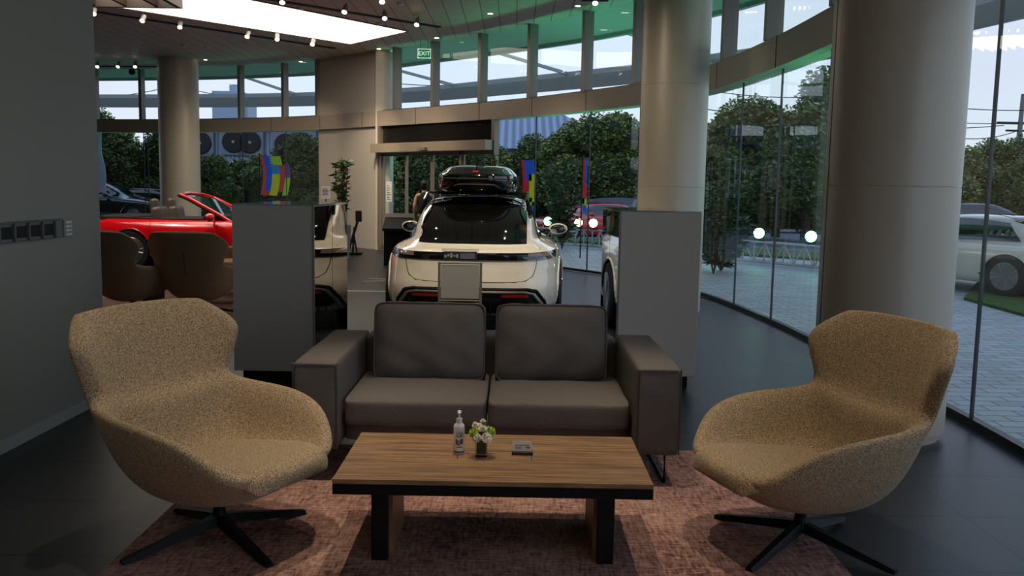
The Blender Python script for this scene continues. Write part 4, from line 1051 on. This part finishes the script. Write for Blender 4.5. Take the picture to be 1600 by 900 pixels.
# person outside by the door
def person(x, y, rz):
    t = thing('person', 'person with dark tied hair in a sleeveless black dress seen from behind at the entrance', 'person', (x, y, 0), rz)
    sk = mat('skin', (196, 150, 120), .6)
    me = bpy.data.meshes.new('body'); J = {}
    V = []; E_ = []; R_ = []
    def j(n_, co, r, par=None):
        J[n_] = len(V); V.append(co); R_.append(r)
        if par: E_.append((J[par], J[n_]))
    j('pelvis', (0, 0, .92), (.15, .12)); j('waist', (0, .01, 1.06), (.115, .09), 'pelvis'); j('chest', (0, 0, 1.22), (.14, .10), 'waist'); j('upper', (0, -.01, 1.32), (.12, .08), 'chest'); j('neck', (0, -.01, 1.40), (.045, .045), 'upper'); j('neck2', (0, .005, 1.45), (.045, .045), 'neck'); j('head', (0, .02, 1.53), (.075, .09), 'neck2'); j('crown', (0, .015, 1.60), (.06, .07), 'head')
    for s, n_ in ((-1, 'l'), (1, 'r')):
        j('sh' + n_, (s * .165, -.01, 1.325), (.048, .048), 'upper'); j('el' + n_, (s * .22, -.03, 1.08), (.036, .036), 'sh' + n_); j('wr' + n_, (s * .20, .07 if s < 0 else .02, .87), (.024, .024), 'el' + n_); j('pa' + n_, (s * .195, .09 if s < 0 else .03, .81), (.035, .018), 'wr' + n_)
        for q in range(4): j('f%s%d' % (n_, q), (s * .195, (.09 if s < 0 else .03) + (q - 1.5) * .018, .74 - .006 * (q % 3)), (.008, .008), 'pa' + n_)
        j('t' + n_, (s * .17, (.13 if s < 0 else .07), .79), (.009, .009), 'wr' + n_)
        j('hip' + n_, (s * .085, 0, .84), (.09, .095), 'pelvis'); j('kn' + n_, (s * .09, .01, .47), (.055, .055), 'hip' + n_); j('ca' + n_, (s * .09, -.02, .33), (.05, .052), 'kn' + n_); j('an' + n_, (s * .09, -.02, .08), (.033, .033), 'ca' + n_); j('to' + n_, (s * .095, .10, .03), (.035, .025), 'an' + n_)
    me.from_pydata(V, E_, []); me.materials.append(sk)
    o = bpy.data.objects.new('body', me); C.objects.link(o); o.parent = t
    sm = o.modifiers.new('skin', 'SKIN'); 
    if not me.skin_vertices: 
        bm = bmesh.new(); bm.from_mesh(me); bm.verts.layers.skin.verify(); bm.to_mesh(me); bm.free()
    for k, sv in enumerate(me.skin_vertices[0].data): sv.radius = R_[k]; sv.use_root = (k == 0)
    sb = o.modifiers.new('sub', 'SUBSURF'); sb.levels = 2; sb.render_levels = 2
    # dress
    bm = bmesh.new(); pr = [(.21, .16, .50), (.20, .155, .7), (.185, .15, .9), (.135, .11, 1.07), (.16, .12, 1.22), (.165, .105, 1.31), (.12, .08, 1.375), (.065, .06, 1.395)]; g = []
    for a, b, z in pr: g.append([bm.verts.new((a * math.cos(2 * PI * k / 28), b * math.sin(2 * PI * k / 28) - .005, z)) for k in range(28)])
    for A, B in zip(g, g[1:]):
        for k in range(28): bm.faces.new((A[k], A[(k + 1) % 28], B[(k + 1) % 28], B[k]))
    obj('dress', bm, m_blackm, t, smooth=True)
    bm = bmesh.new(); bmesh.ops.create_uvsphere(bm, u_segments=24, v_segments=16, radius=1)
    for v in bm.verts: v.co = Vector((v.co.x * .095, v.co.y * .105 - .012, v.co.z * .115 + 1.55))
    b2 = bmesh.new(); bmesh.ops.create_uvsphere(bm, u_segments=14, v_segments=10, radius=.05, matrix=Matrix.Translation((0, -.11, 1.58))); b2.free()
    for v in bm.verts:
        if v.co.y > .06 and v.co.z < 1.60: v.co.y = .06
    obj('hair', bm, mat('hair', (26, 20, 18), .5), t, smooth=True)
    bm = bmesh.new(); box(bm, -.012, .012, .115, .135, 1.50, 1.53); obj('nose', bm, sk, t)
    for s in (-1, 1):
        bm = bmesh.new(); box(bm, s * .09 - .035, s * .09 + .035, -.07, .15, 0, .06); obj('shoe', bm, m_black, t, bevel=.02)
p = ony(663, 300, 19.3); person(p.x, 19.3, .25)
# colourful patchwork banner seen through the back-left glass
m_pt = {}
def patch_mat(name, cols): 
    for k, c in enumerate(cols): mat('%s_%d' % (name, k), c, .6)
    return [MC['%s_%d' % (name, k)] for k in range(len(cols))]
PM = patch_mat('banner', [(245, 90, 70), (40, 110, 250), (190, 250, 50), (252, 246, 40), (150, 80, 160), (60, 160, 240), (250, 45, 60)])
def banner(label, cx, Y, zt, zb, w, grid, bow=.1, pole=True):
    t = thing('colourful_banner', label, 'banner', (cx, Y, 0))
    for k, (u0, u1, v0, v1, mi) in enumerate(grid):
        bm = bmesh.new(); n_ = 8; g = []
        for i in range(n_ + 1):
            v = v0 + (v1 - v0) * i / n_; z = zb + (zt - zb) * v; sh = bow * math.sin(v * PI)
            g.append([[bm.verts.new((-w / 2 + w * u + sh, dy, z + .06 * (u - .5) ** 2)) for u in (u0, u1)] for dy in (-.006, .006)])
        for A, B in zip(g, g[1:]):
            for q in (0, 1): bm.faces.new((A[q][0], A[q][1], B[q][1], B[q][0]))
            bm.faces.new((A[0][0], A[1][0], B[1][0], B[0][0])); bm.faces.new((A[0][1], A[1][1], B[1][1], B[0][1]))
        obj('banner_patch', bm, PM[mi], t)
    bm = bmesh.new(); tube(bm, [(-w / 2 - .02, .03, 0), (-w / 2 - .02, .03, zt + .05)], .015, 6); tube(bm, [(-w / 2 - .02, .03, zt), (w / 2 + bow * .5, .03, zt)], .012, 6); obj('banner_pole', bm, m_dark, t)
p = ony(418, 280, 27.5); zt = ony(418, 243, 27.5).z; zb = ony(418, 306, 27.5).z
banner('patchwork banner of red, blue, yellow and green squares outside the back-left glass', p.x, 28.2, zt, zb, .85,
       [(0, .12, 0, 1, 0), (.12, .33, .12, 1, 1), (.33, .62, 0, .55, 3), (.33, .62, .55, .78, 5), (.40, .75, .78, 1, 2), (.62, .80, .1, .78, 0), (.80, 1, .45, .8, 4), (.80, 1, 0, .45, 2), (.12, .33, 0, .12, 0)])
p = ony(824, 280, 20.5)
banner('tall bright red, blue and yellow banner outside, right of the roof box', p.x, 20.8, ony(820, 250, 20.5).z, ony(820, 335, 20.5).z, .30,
       [(0, .22, .5, 1, 6), (.22, .7, .62, 1, 1), (0, .5, .35, .5, 6), (.22, .5, .5, .62, 6), (.5, 1, .22, .74, 3), (.25, .8, .1, .3, 2), (.5, 1, 0, .15, 1), (.7, 1, .74, 1, 1)], .05)
p = ony(916, 280, 19.5)
banner('narrow bright banner of red, blue and green outside the glass, left of the pale column', p.x, 19.8, ony(916, 248, 19.5).z, ony(916, 332, 19.5).z, .09, [(0, .45, .15, 1, 6), (.45, 1, .5, 1, 1), (.45, 1, .25, .5, 6), (0, 1, .12, .25, 2), (0, 1, 0, .12, 1)], .0)
# white cloth flag far left outside
p = ony(151, 260, 28.2); fl = thing('white_flag', 'narrow white feather flag outside at the far left beside the wall', 'flag', (p.x + .02, 28.2, 0))
bm = bmesh.new(); g = []
for k in range(12):
    u = k / 11; z = 1.15 + 2.3 * (1 - u); w = .10 + .18 * u; g.append([bm.verts.new((0, -.01, z)), bm.verts.new((w + .03 * math.sin(k), -.01, z)), bm.verts.new((w + .03 * math.sin(k), .01, z)), bm.verts.new((0, .01, z))])
for A, B in zip(g, g[1:]):
    for k in range(4): bm.faces.new((A[k], A[(k + 1) % 4], B[(k + 1) % 4], B[k]))
obj('flag_cloth', bm, mat('flag_white', (200, 205, 235), .7), fl); bm = bmesh.new(); tube(bm, [(0, 0, 0), (0, 0, 3.5)], .015, 6); obj('flag_pole', bm, m_dark, fl)

# ------------------------------------------------------------ outside ground
m_pave = grid_mat('paving', (196, 202, 208), (120, 126, 132), .30, .15, .008, .55, noise=.14, offset=.5, bump=.4)
def gz(name, pts, z, m, zt=.1):
    bm = bmesh.new(); lo = [bm.verts.new((x, y, z - zt)) for x, y in pts]; hi = [bm.verts.new((x, y, z)) for x, y in pts]; bm.faces.new(lo); bm.faces.new(hi)
    for k in range(len(pts)): bm.faces.new((lo[k], lo[(k + 1) % len(pts)], hi[(k + 1) % len(pts)], hi[k]))
    return obj(name, bm, m)
bm = bmesh.new(); g = []
for i in range(0, N + 1, 8):
    a = foff(i, .0); n_ = fnorm(i); b = a + n_ * 60
    g.append((a, b))
o = struct(gz('ground', [(-70, -30), (80, -30), (80, 110), (-70, 110)], -.16, mat('asphalt', (124, 130, 138), .85, rgb2=(142, 148, 156), scale=30)))
bm.free(); bm = bmesh.new(); strip(bm, 0, N, .0, 7.2, -.15, -.02, step=8); tag(struct(obj('pavement', bm, m_pave)), 'grey block paving outside the glass', 'pavement')
bm = bmesh.new(); strip(bm, 0, N, 7.2, 7.4, -.15, .03, step=8); struct(obj('kerb', bm, mat('kerb', (150, 150, 150), .8)))
m_grass = mat('lawn', (58, 84, 34), .9, rgb2=(92, 118, 48), scale=14, bump=.6, bscale=80)
tag(gz('lawn', [(6.55, 10.5), (9.5, 11.5), (13, 15.4), (12, 17.5), (8.3, 15.9), (6.7, 13.2)], .02, m_grass, .17), 'strip of mown grass outside below the cream car', 'grass', kind='stuff')
tag(gz('planting_strip', [(-3, 27), (2, 25.6), (4.6, 22.6), (7.5, 20), (9, 21.5), (5.5, 25), (1, 28), (-3, 29)], .04, m_grass, .17), 'planting strip of low grass behind the metal truss barrier', 'grass', kind='stuff')
struct(gz('road_kerb', [(-40, 43.0), (60, 43.0), (60, 43.4), (-40, 43.4)], .05, MC['kerb'], .2))

# truss barrier of square aluminium tube
TP = [(-.6, 24.8), (1.11, 24.2), (2.34, 23.3), (3.4, 21.7), (4.35, 20.3), (5.45, 19.1), (6.3, 17.8), (7.1, 16.3)]
TT = [Vector(p_) for p_ in TP]
m_truss = mat('truss_metal', (190, 192, 195), .4, .6)
ti = ['left end, behind the cream car', 'second, right of the cream car', 'third, left of the grey cabinet', 'fourth, behind the right cabinet', 'fifth, right of the right cabinet', 'sixth, under the middle of the right glass', 'rightmost, ending behind the large column']
for k in range(len(TT) - 1):
    a, b = TT[k], TT[k + 1]; t = thing('truss_barrier', 'low aluminium truss section outside, ' + ti[k], 'truss barrier', (a.x, a.y, 0), 0, 'truss sections along the paving')
    d = b - a; bm = bmesh.new(); z0, z1 = .04, .46
    for dx in (-.12, .12):
        nn = Vector((-d.y, d.x)).normalized() * dx
        for z in (z0, z1): tube(bm, [(nn.x, nn.y, z), (d.x + nn.x, d.y + nn.y, z)], .025, 6)
    obj('chord', bm, m_truss, t); bm = bmesh.new(); ns = 6
    nn = Vector((-d.y, d.x)).normalized() * -.12
    for j in range(ns):
        p0 = d * (j / ns) + nn; p1 = d * ((j + 1) / ns) + nn; za, zb_ = (z0, z1) if j % 2 else (z1, z0); tube(bm, [(p0.x, p0.y, za), (p1.x, p1.y, zb_)], .016, 5)
        tube(bm, [(p0.x, p0.y, z0), (p0.x, p0.y, z1)], .018, 5)
        tube(bm, [(p0.x, p0.y, z1), (p0.x - 2 * nn.x, p0.y - 2 * nn.y, z1)], .014, 5)
    obj('brace', bm, m_truss, t)
# green floodlights standing on the truss
m_green = mat('flood_lens', (200, 255, 220), .3, emit=(120, 255, 170), emit_s=14)
m_warml = mat('flood_lens_warm', (255, 240, 200), .3, emit=(255, 225, 180), emit_s=5)
fl_px = [(858, 353, 'behind the cream car mirror', m_green), (905, 352, 'beside the red car outside', m_warml), (928, 360, 'left of the right cabinet', m_warml), (1117, 373, 'leftmost right of the pale column', m_green), (1188, 378, 'second right of the pale column', m_green), (1265, 384, 'nearest the large column', m_green)]
def nearest_on_truss(px):
    best = None
    for k in range(len(TT) - 1):
        for u in range(21):
            q = TT[k].lerp(TT[k + 1], u / 20); x = proj((q.x, q.y, .6))[0]
            if best is None or abs(x - px) < best[0]: best = (abs(x - px), q)
    return best[1]
for k, (x, y, w, ml) in enumerate(fl_px):
    q = nearest_on_truss(x); g_ = ml is m_green
    t = thing('floodlight', ('small green floodlight on the truss, ' if g_ else 'small warm floodlight on the truss, ') + w, 'floodlight', (q.x, q.y, .485), 0, 'floodlights on the truss')
    to = (CAM + Vector((-.5, 6, 2.5)) - Vector((q.x, q.y, .6))).normalized(); R_ = to.to_track_quat('Z', 'Y').to_matrix().to_4x4(); R_.translation = Vector((0, 0, .16))
    bm = bmesh.new(); lathe(bm, [(.05, -.14), (.12, -.10), (.135, 0), (.12, .0)], 24); bm.transform(R_); obj('lamp_housing', bm, m_black, t)
    bm = bmesh.new(); lathe(bm, [(.115, .001), (.08, .014), (.02, .02)], 24); bm.transform(R_); obj('lamp_lens', bm, ml, t)
    bm = bmesh.new(); tube(bm, [(-.1, 0, .15), (-.1, 0, .0), (.1, 0, .0), (.1, 0, .15)], .01, 5); obj('lamp_bracket', bm, m_dark, t)
    if g_:
        i_ = min(range(len(FC)), key=lambda i: (FC[i] - q).length); tg = FC[i_]
        q2_ = foff(i_, 1.25); spot('green_flood', (q2_.x, q2_.y, .5), (foff(i_, .8).x, foff(i_, .8).y, 4.9), 95, (.10, 1, .52), 85, .1, 1.0)
for i_ in (330, 300, 190, 150, 110, 75, 45, 215, 240):     # the row of floods goes on along the facade
    q = foff(min(i_, N), 1.2)
    spot('green_flood', (q.x, q.y, .4), (foff(i_, .8).x, foff(i_, .8).y, 4.8), 75, (.10, 1, .52), 85, .1, 1.0)

i_ = fidx(1272, 2.9); q = foff(i_, .75)
spot('green_flood', (q.x, q.y, 1.2), (FC[i_].x - .05, FC[i_].y, 2.95), 60, (.05, 1, .25), 60, .06, 1.0)
spot('green_flood', (4.3, 6.9, .4), (2.6, 5.6, 2.6), 60, (.10, 1, .52), 70, .06, 1.0)
spot('green_flood', (4.6, 12.4, .4), (2.2, 11.0, 2.8), 90, (.10, 1, .52), 60, .06, 1.0)
# ------------------------------------------------------------ outside: trees, buildings, cars, pole
def blob_pts(rr, blobs, n):
    pts = []
    for _ in range(n):
        c, r = rr.choices(blobs, weights=[b[1] ** 2 for b in blobs])[0]
        d = Vector((rr.gauss(0, 1), rr.gauss(0, 1), rr.gauss(0, 1))).normalized(); pts.append(Vector(c) + d * r * rr.uniform(.72, 1.05))
    return pts
tm = [mat('tree_leaf_0', (84, 102, 54), .6, rgb2=(140, 156, 84), scale=1.2), mat('tree_leaf_1', (94, 114, 58), .6, rgb2=(158, 170, 94), scale=1.5), mat('tree_leaf_2', (72, 92, 50), .6, rgb2=(122, 138, 76), scale=1.0)]
protos = []
for v in range(3):
    rr = random.Random(40 + v); blobs = []
    H = 5.2
    for k in range(17):
        z = rr.uniform(1.0, H - .6); R_ = 1.9 * (1 - ((z - 2.4) / 4.2) ** 2) ; a = rr.uniform(0, 6.28); blobs.append(((math.cos(a) * R_ * rr.uniform(.2, .8), math.sin(a) * R_ * rr.uniform(.2, .8), z), rr.uniform(.55, 1.0)))
    cr = leafmesh(blob_pts(rr, blobs, 12000), rr, .19, .062, .6)
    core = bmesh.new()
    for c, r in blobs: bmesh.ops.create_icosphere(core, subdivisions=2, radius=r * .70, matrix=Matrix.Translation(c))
    protos.append((cr, core, blobs))
trees = []
def tree(x, y, sc, v, label, zs=1.0, cat='tree', group='trees across the road'):
    t = thing('tree', label, cat, (x, y, -.1), random.Random(int(x * 7)).uniform(0, 6.28), group); t.scale = (sc, sc, sc * zs)
    key = 'tp%d' % v
    if key not in MC:
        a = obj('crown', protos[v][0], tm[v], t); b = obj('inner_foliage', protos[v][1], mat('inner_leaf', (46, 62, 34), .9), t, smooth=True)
        bm = bmesh.new(); tube(bm, [(0, 0, 0), (.04, .03, 1.2), (0, 0, 2.6)], .12, 8, rs=[.17, .13, .08]); tube(bm, [(.03, .02, 1.1), (.7, .3, 2.4)], .06, 6); tube(bm, [(.03, .02, 1.3), (-.6, -.3, 2.6)], .06, 6)
        c_ = obj('trunk', bm, mat('bark', (70, 60, 48), .9), t); MC[key] = (a, b, c_)
    else:
        for o_ in MC[key]: q = o_.copy(); C.objects.link(q); q.parent = t
    trees.append(t)
# (px of centre, depth, scale, variant, label)
TL = [(135, 33, .80, 0, 'dense green tree at the far left edge, above the parked dark cars'), (185, 35, .80, 1, 'dark green tree above the parked cars, left of the distant column'), (232, 34, .68, 2, 'dark tree just left of the distant column'),
      (330, 31, .48, 0, 'low bushy tree between the distant column and the colourful banner'), (385, 33, .53, 1, 'rounded bush-like tree behind the colourful banner'), (455, 32, .56, 2, 'dark low tree right of the colourful banner, under the fans'), (497, 31, .62, 0, 'tree just left of the white wall section'),
      (610, 33, .76, 1, 'tree seen through the left leaf of the entrance door'), (655, 34, .76, 0, 'tree seen behind the person at the door'), (702, 33, .72, 2, 'tree seen through the right leaf of the entrance door'),
      (770, 36, .60, 0, 'small tree right of the entrance door, under the metal roof'), (835, 36, .70, 2, 'dark tree behind the tall bright banner'), (893, 35, .84, 1, 'tree under the metal roof, left of the narrow banner'), (940, 34, .84, 0, 'full round tree between narrow banner and pale column'), (985, 36, .92, 1, 'tall tree partly behind the left side of the pale column'),
      (1120, 34, .78, 2, 'tree just right of the pale column'), (1165, 31, .90, 0, 'broad tree in the middle of the right glass'), (1215, 33, .98, 1, 'tree second to the left of the large column'), (1262, 28, .96, 2, 'tall dense tree nearest the large column on its left'), (1310, 30, 1.05, 0, 'tree hidden mostly behind the large column'),
      (1512, 34, .68, 1, 'tree right of the large column behind the cream car'), (1560, 36, .74, 0, 'tree in front of the utility pole base'), (1610, 33, .70, 2, 'dark tree at the right edge of the view'), (1650, 36, 1.0, 1, 'tree beyond the right edge'), (60, 34, 1.0, 2, 'tree beyond the left edge behind the wall')]
for px, Y, sc, v, lb in TL[:23]:
    q = ony(px, 300, Y); tree(q.x, Y, sc * 1.0, v, lb)
# far hedge
hm = mat('hedge_leaf', (66, 84, 46), .7, rgb2=(104, 122, 66), scale=2)
bm = bmesh.new(); rr = random.Random(9); box(bm, -28, 34, 38.2, 39.4, 0, 2.3)
hb = leafmesh([(rr.uniform(-28, 34), rr.uniform(37.9, 38.3), rr.uniform(0, 2.45)) for _ in range(26000)], rr, .3, .1, .6)
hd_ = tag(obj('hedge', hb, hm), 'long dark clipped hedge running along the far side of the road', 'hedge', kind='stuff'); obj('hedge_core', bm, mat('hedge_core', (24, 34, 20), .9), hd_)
# brown boundary wall behind the parked cars
q0 = ony(120, 300, 36.5); q1 = ony(300, 300, 36.5)
tag(obj('boundary_wall', bx(q0.x - 3, q1.x, 36.9, 37.2, -.1, 2.6), mat('brown_wall', (120, 104, 84), .8, rgb2=(104, 90, 72), scale=3)), 'plain brown boundary wall behind the parked dark cars', 'wall')
# white corrugated building with fans
def corrug(name, c, c2, n_=6.0, axis='X'):
    m = bpy.data.materials.new(name); m.use_nodes = True; nt = m.node_tree; n = nt.nodes; l = nt.links; p = n['Principled BSDF']
    tc = n.new('ShaderNodeTexCoord'); w = n.new('ShaderNodeTexWave'); w.bands_direction = axis; w.inputs['Scale'].default_value = n_
    l.new(tc.outputs['Object'], w.inputs[0]); cr = n.new('ShaderNodeValToRGB'); cr.color_ramp.elements[0].color = (*lin(c), 1); cr.color_ramp.elements[1].color = (*lin(c2), 1); l.new(w.outputs[0], cr.inputs[0]); l.new(cr.outputs[0], p.inputs['Base Color']); p.inputs['Roughness'].default_value = .6
    bp = n.new('ShaderNodeBump'); bp.inputs['Distance'].default_value = .05; l.new(w.outputs[0], bp.inputs['Height']); l.new(bp.outputs[0], p.inputs['Normal']); return m
m_cor = corrug('white_corrugated', (150, 165, 190), (200, 212, 228), 1.5)
Yb = 44
q0 = ony(240, 250, Yb); q1 = ony(560, 250, Yb)
bl = thing('white_building', 'white corrugated building with a row of round fan units behind the left trees', 'building', (q0.x, Yb, 0))
Wb = q1.x - q0.x
obj('wall', bx(0, Wb, 0, 8, -.1, 4.15), m_cor, bl)
obj('roof_edge', bx(-.3, Wb + .3, -.4, 8.3, 4.15, 4.35), mat('roof_dark', (70, 70, 74), .7), bl)
q = ony(372, 142, Yb + 4)
tkx0 = ony(341, 150, Yb + 4).x; tkx1 = ony(394, 150, Yb + 4).x
tw = thing('roof_tank_house', 'pale blue box-shaped tank house on the roof, beside the distant column', 'tank house', ((tkx0 + tkx1) / 2, Yb + 4, 4.35))
hw = (tkx1 - tkx0) / 2; obj('tank_box', bx(-hw, hw * .7, -1, 1, 0, 1.9), mat('tank_blue', (160, 178, 200), .6), tw); obj('tank_side', bx(hw * .7, hw, -.8, .8, 0, 1.75), MC['tank_blue'], tw); obj('tank_vent', bx(-hw * .2, hw * .35, -.4, .4, 1.9, 2.3), MC['tank_blue'], tw)
fan = thing('fan_unit', 'x', 'fan unit', (0, 0, 0), 0, 'round fan units on the white building')
obj('fan_box', bx(-.62, .62, -.35, 0, -.62, .62), mat('fan_box', (120, 128, 140), .6), fan)
bm = bmesh.new(); lathe(bm, [(.50, -.04), (.54, 0), (.50, .04), (.46, 0)], 32, axis='y', org=(0, -.38, 0)); obj('fan_ring', bm, m_dark, fan)
bm = bmesh.new(); lathe(bm, [(.48, -.01), (.48, .01)], 28, axis='y', org=(0, -.355, 0)); obj('fan_grille', bm, m_blackm, fan)
bm = bmesh.new(); lathe(bm, [(.07, -.03), (.07, .03)], 12, axis='y', org=(0, -.40, 0)); 
for k in range(5): a = 2 * PI * k / 5; tube(bm, [(0, -.38, 0), (math.cos(a) * .42, -.38, math.sin(a) * .42)], .03, 4)
obj('fan_blade', bm, m_alu, fan)
for k, (x, y, w) in enumerate([(317, 224, 'leftmost, next to the distant column'), (368, 222, 'second from the left'), (394, 223, 'third, left of the middle gap'), (449, 227, 'fourth, right of the middle gap'), (476, 226, 'rightmost, nearest the white wall section')]):
    o = fan if k == 0 else copy_tree(fan); q = ony(x, y, Yb - .02); o.location = (q.x, Yb - .003, q.z); o['label'] = 'square unit with round dark fan on the white building, ' + w
# metal-roofed building
Y2 = 46; a = ony(730, 215, Y2); b = ony(985, 215, Y2)
b2_ = thing('metal_roofed_building', 'grey building with a blue-grey corrugated hip roof above the trees', 'building', (a.x, Y2, 0)); W3 = b.x - a.x
obj('wall', bx(.5, W3 - .3, 0, 9, -.1, 3.55), mat('stained_wall', (120, 124, 136), .8, rgb2=(170, 176, 190), scale=1.2, stretch=(1, 1, .3)), b2_)
bm = bmesh.new(); v = [bm.verts.new(p_) for p_ in [(0, -.8, 3.5), (W3, -.8, 3.5), (W3, 10, 3.5), (0, 10, 3.5), (2.0, 4, 5.6), (W3 - 3.2, 4, 5.6)]]
for f in ((0, 1, 5, 4), (1, 2, 5), (2, 3, 4, 5), (3, 0, 4), (0, 1, 2, 3)): bm.faces.new([v[k] for k in f])
obj('roof', bm, corrug('roof_corrugated', (110, 124, 150), (160, 176, 200), .8), b2_)
# building beyond right trees
q0 = ony(1150, 300, 44); q1 = ony(1290, 300, 44)
b3 = thing('grey_building', 'low blue-grey building behind the trees left of the large column', 'building', (q0.x, 44, 0))
obj('wall', bx(0, q1.x - q0.x, 0, 7, -.1, 3.6), mat('grey_wall', (130, 140, 150), .8, rgb2=(145, 155, 165), scale=2), b3)
bm = bmesh.new(); W3 = q1.x - q0.x; v = [bm.verts.new(p_) for p_ in [(-.5, -.5, 3.6), (W3 + .5, -.5, 3.6), (W3 + .5, 7.5, 3.6), (-.5, 7.5, 3.6), (1, 3.5, 4.8), (W3 - 1, 3.5, 4.8)]]
for f in ((0, 1, 5, 4), (1, 2, 5), (2, 3, 4, 5), (3, 0, 4), (0, 1, 2, 3)): bm.faces.new([v[k] for k in f])
obj('roof', bm, MC.get('x') or mat('roof_slate', (96, 108, 120), .7), b3)
q0 = ony(1255, 330, 41); gw = thing('white_gate', 'pale gate panels beside the road, just left of the large column', 'gate', (q0.x, 37, 0))
for k in range(3): obj('gate_panel', bx(k * 1.0 - .4, k * 1.0 + .45, 0, .08, 0, 1.9), mat('gate_white', (165, 172, 180), .7), gw)
# parked cars across the road
m_bc = mat('black_paint', (16, 17, 20), .2, coat=1)
sc1 = hatch_car('parked_car', 'black car parked outside at the far left, seen between wall and column', m_bc, (0, 0, 0), 0, False, 'dark cars parked across the road', full=False)
q = ony(145, 300, 31); sc1.location = (q.x - 2.4, 31, -.1); sc1.rotation_euler = (0, 0, -PI / 2)
for x, Y, w in [(262, 32.5, 'second black car parked outside, right behind the distant column'), (990, 33, 'black car parked outside, left of the pale column under the trees'), (1545, 30.5, 'black car parked across the road, above the roof of the cream car')]:
    o = copy_tree(sc1); q = ony(x, 300, Y); o.location = (q.x - 2.5, Y, -.1); o['label'] = w; o.rotation_euler = (0, 0, -PI / 2)
for s, o in ((1.08, sc1),): o.scale = (s, s, s * 1.1)
rd = copy_tree(sc1); q = ony(905, 345, 29.5); rd.name = 'red_car'; rd.location = (q.x + 2.0, 30.5, -.1); rd.scale = (1, .8, .85); rd.rotation_euler = (0, 0, PI / 2 + .5); rd['label'] = 'red car parked outside behind the truss, right of the cream car'; rd['group'] = 'x'; del rd['group']
for ch in rd.children:
    if ch.name.startswith(('body', 'wheel_arch', 'wing_mirror')): ch.data = ch.data.copy(); ch.data.materials[0] = m_red
wc = thing('cream_car', 'x', 'x'); bpy.data.objects.remove(wc)
wc = hatch_car('estate_car', 'cream white car outside right of the large column, standing behind the lawn', m_cream, (0, 0, 0), 0, False, full=False)
wc.rotation_euler = (0, 0, math.radians(22))
q = ony(1570, 430, 13.6); wc.location = (8.70, 12.95, .0); wc.scale = (1, 1, .87)
# utility pole with wires
q = ony(1583, 300, 38); up_ = thing('utility_pole', 'grey concrete utility pole with cross arms and wires at the right edge', 'utility pole', (q.x, 38, -.1))
bm = bmesh.new(); tube(bm, [(0, 0, 0), (.1, 0, 5.9)], .12, 10, rs=[.15, .08]); obj('pole', bm, mat('concrete', (120, 122, 124), .8), up_)
bm = bmesh.new(); box(bm, -.9, 1.0, -.05, .05, 4.65, 4.75); box(bm, -.5, .7, -.05, .05, 4.35, 4.43); tube(bm, [(-.7, 0, 2.7), (0, 0, 2.1)], .03, 5); tube(bm, [(.9, 0, 2.8), (0, 0, 2.2)], .03, 5); obj('cross_arm', bm, m_dark, up_)
wires = []
def wire(p0, p1, sag, label, grp=None):
    bm = bmesh.new(); p0 = Vector(p0); p1 = Vector(p1); pts = [p0.lerp(p1, k / 16) - Vector((0, 0, sag * 4 * (k / 16) * (1 - k / 16))) for k in range(17)]
    tube(bm, pts, .018, 5); tag(obj('power_line', bm, m_dark), label, 'power line', 'power lines across the sky')
wire(ony(1300, 165, 38), (q.x, 38, 4.6), .25, 'lower dark wire running left from the utility pole'); wire(ony(1300, 190, 36), (q.x - .6, 38, 4.5), .2, 'slanting dark wire meeting the utility pole arm')
wire(ony(1480, 213, 34), (q.x, 38, 4.3), .2, 'dark slanting wire rising to the utility pole at right'); wire(ony(1100, 140, 34), ony(1300, 150, 34), .15, 'dark wire over the trees in the right glass'); wire(ony(1100, 170, 33), ony(1300, 178, 33), .15, 'second dark wire over the trees in the right glass')
wire(ony(1480, 167, 36), ony(1660, 170, 36), .1, 'horizontal dark wire crossing behind the utility pole')
wire(ony(560, 122, 40), ony(760, 130, 40), .2, 'dark wire seen through the clerestory above the door'); wire(ony(140, 152, 42), ony(255, 138, 42), .1, 'dark wire seen in the far left clerestory'); wire(ony(300, 140, 42), ony(420, 155, 42), .1, 'dark wire before the roof tank house')
# bushes in the planting strip outside
for px, Y, h, lb in [(880, 23.0, 2.4, 'tall bushy plant outside behind the glass right of the cream car'), (1120, 16.8, 2.1, 'tall dark-leaved plant outside right of the pale column'), (1132, 17.4, 1.0, 'low spiky plant outside right of the pale column')]:
    q = ony(px, 300, Y); rr = random.Random(px); t = thing('outdoor_plant', lb, 'plant', (q.x, Y, -.02))
    bm = bmesh.new(); pts = []
    for k in range(7):
        a = rr.uniform(0, 6.28); top = Vector((math.cos(a) * .45, math.sin(a) * .45, h * rr.uniform(.7, 1))); seg = [Vector((0, 0, 0)).lerp(top, u / 4) for u in range(5)]; tube(bm, seg, .014, 5)
        for j in range(150): pts.append(Vector((0, 0, 0)).lerp(top, rr.uniform(.12, 1)) + Vector((rr.uniform(-.12, .12), rr.uniform(-.12, .12), 0)))
    obj('stem', bm, m_stem, t); obj('leaves', leafmesh(pts, rr, .22, .04), m_leaf, t)
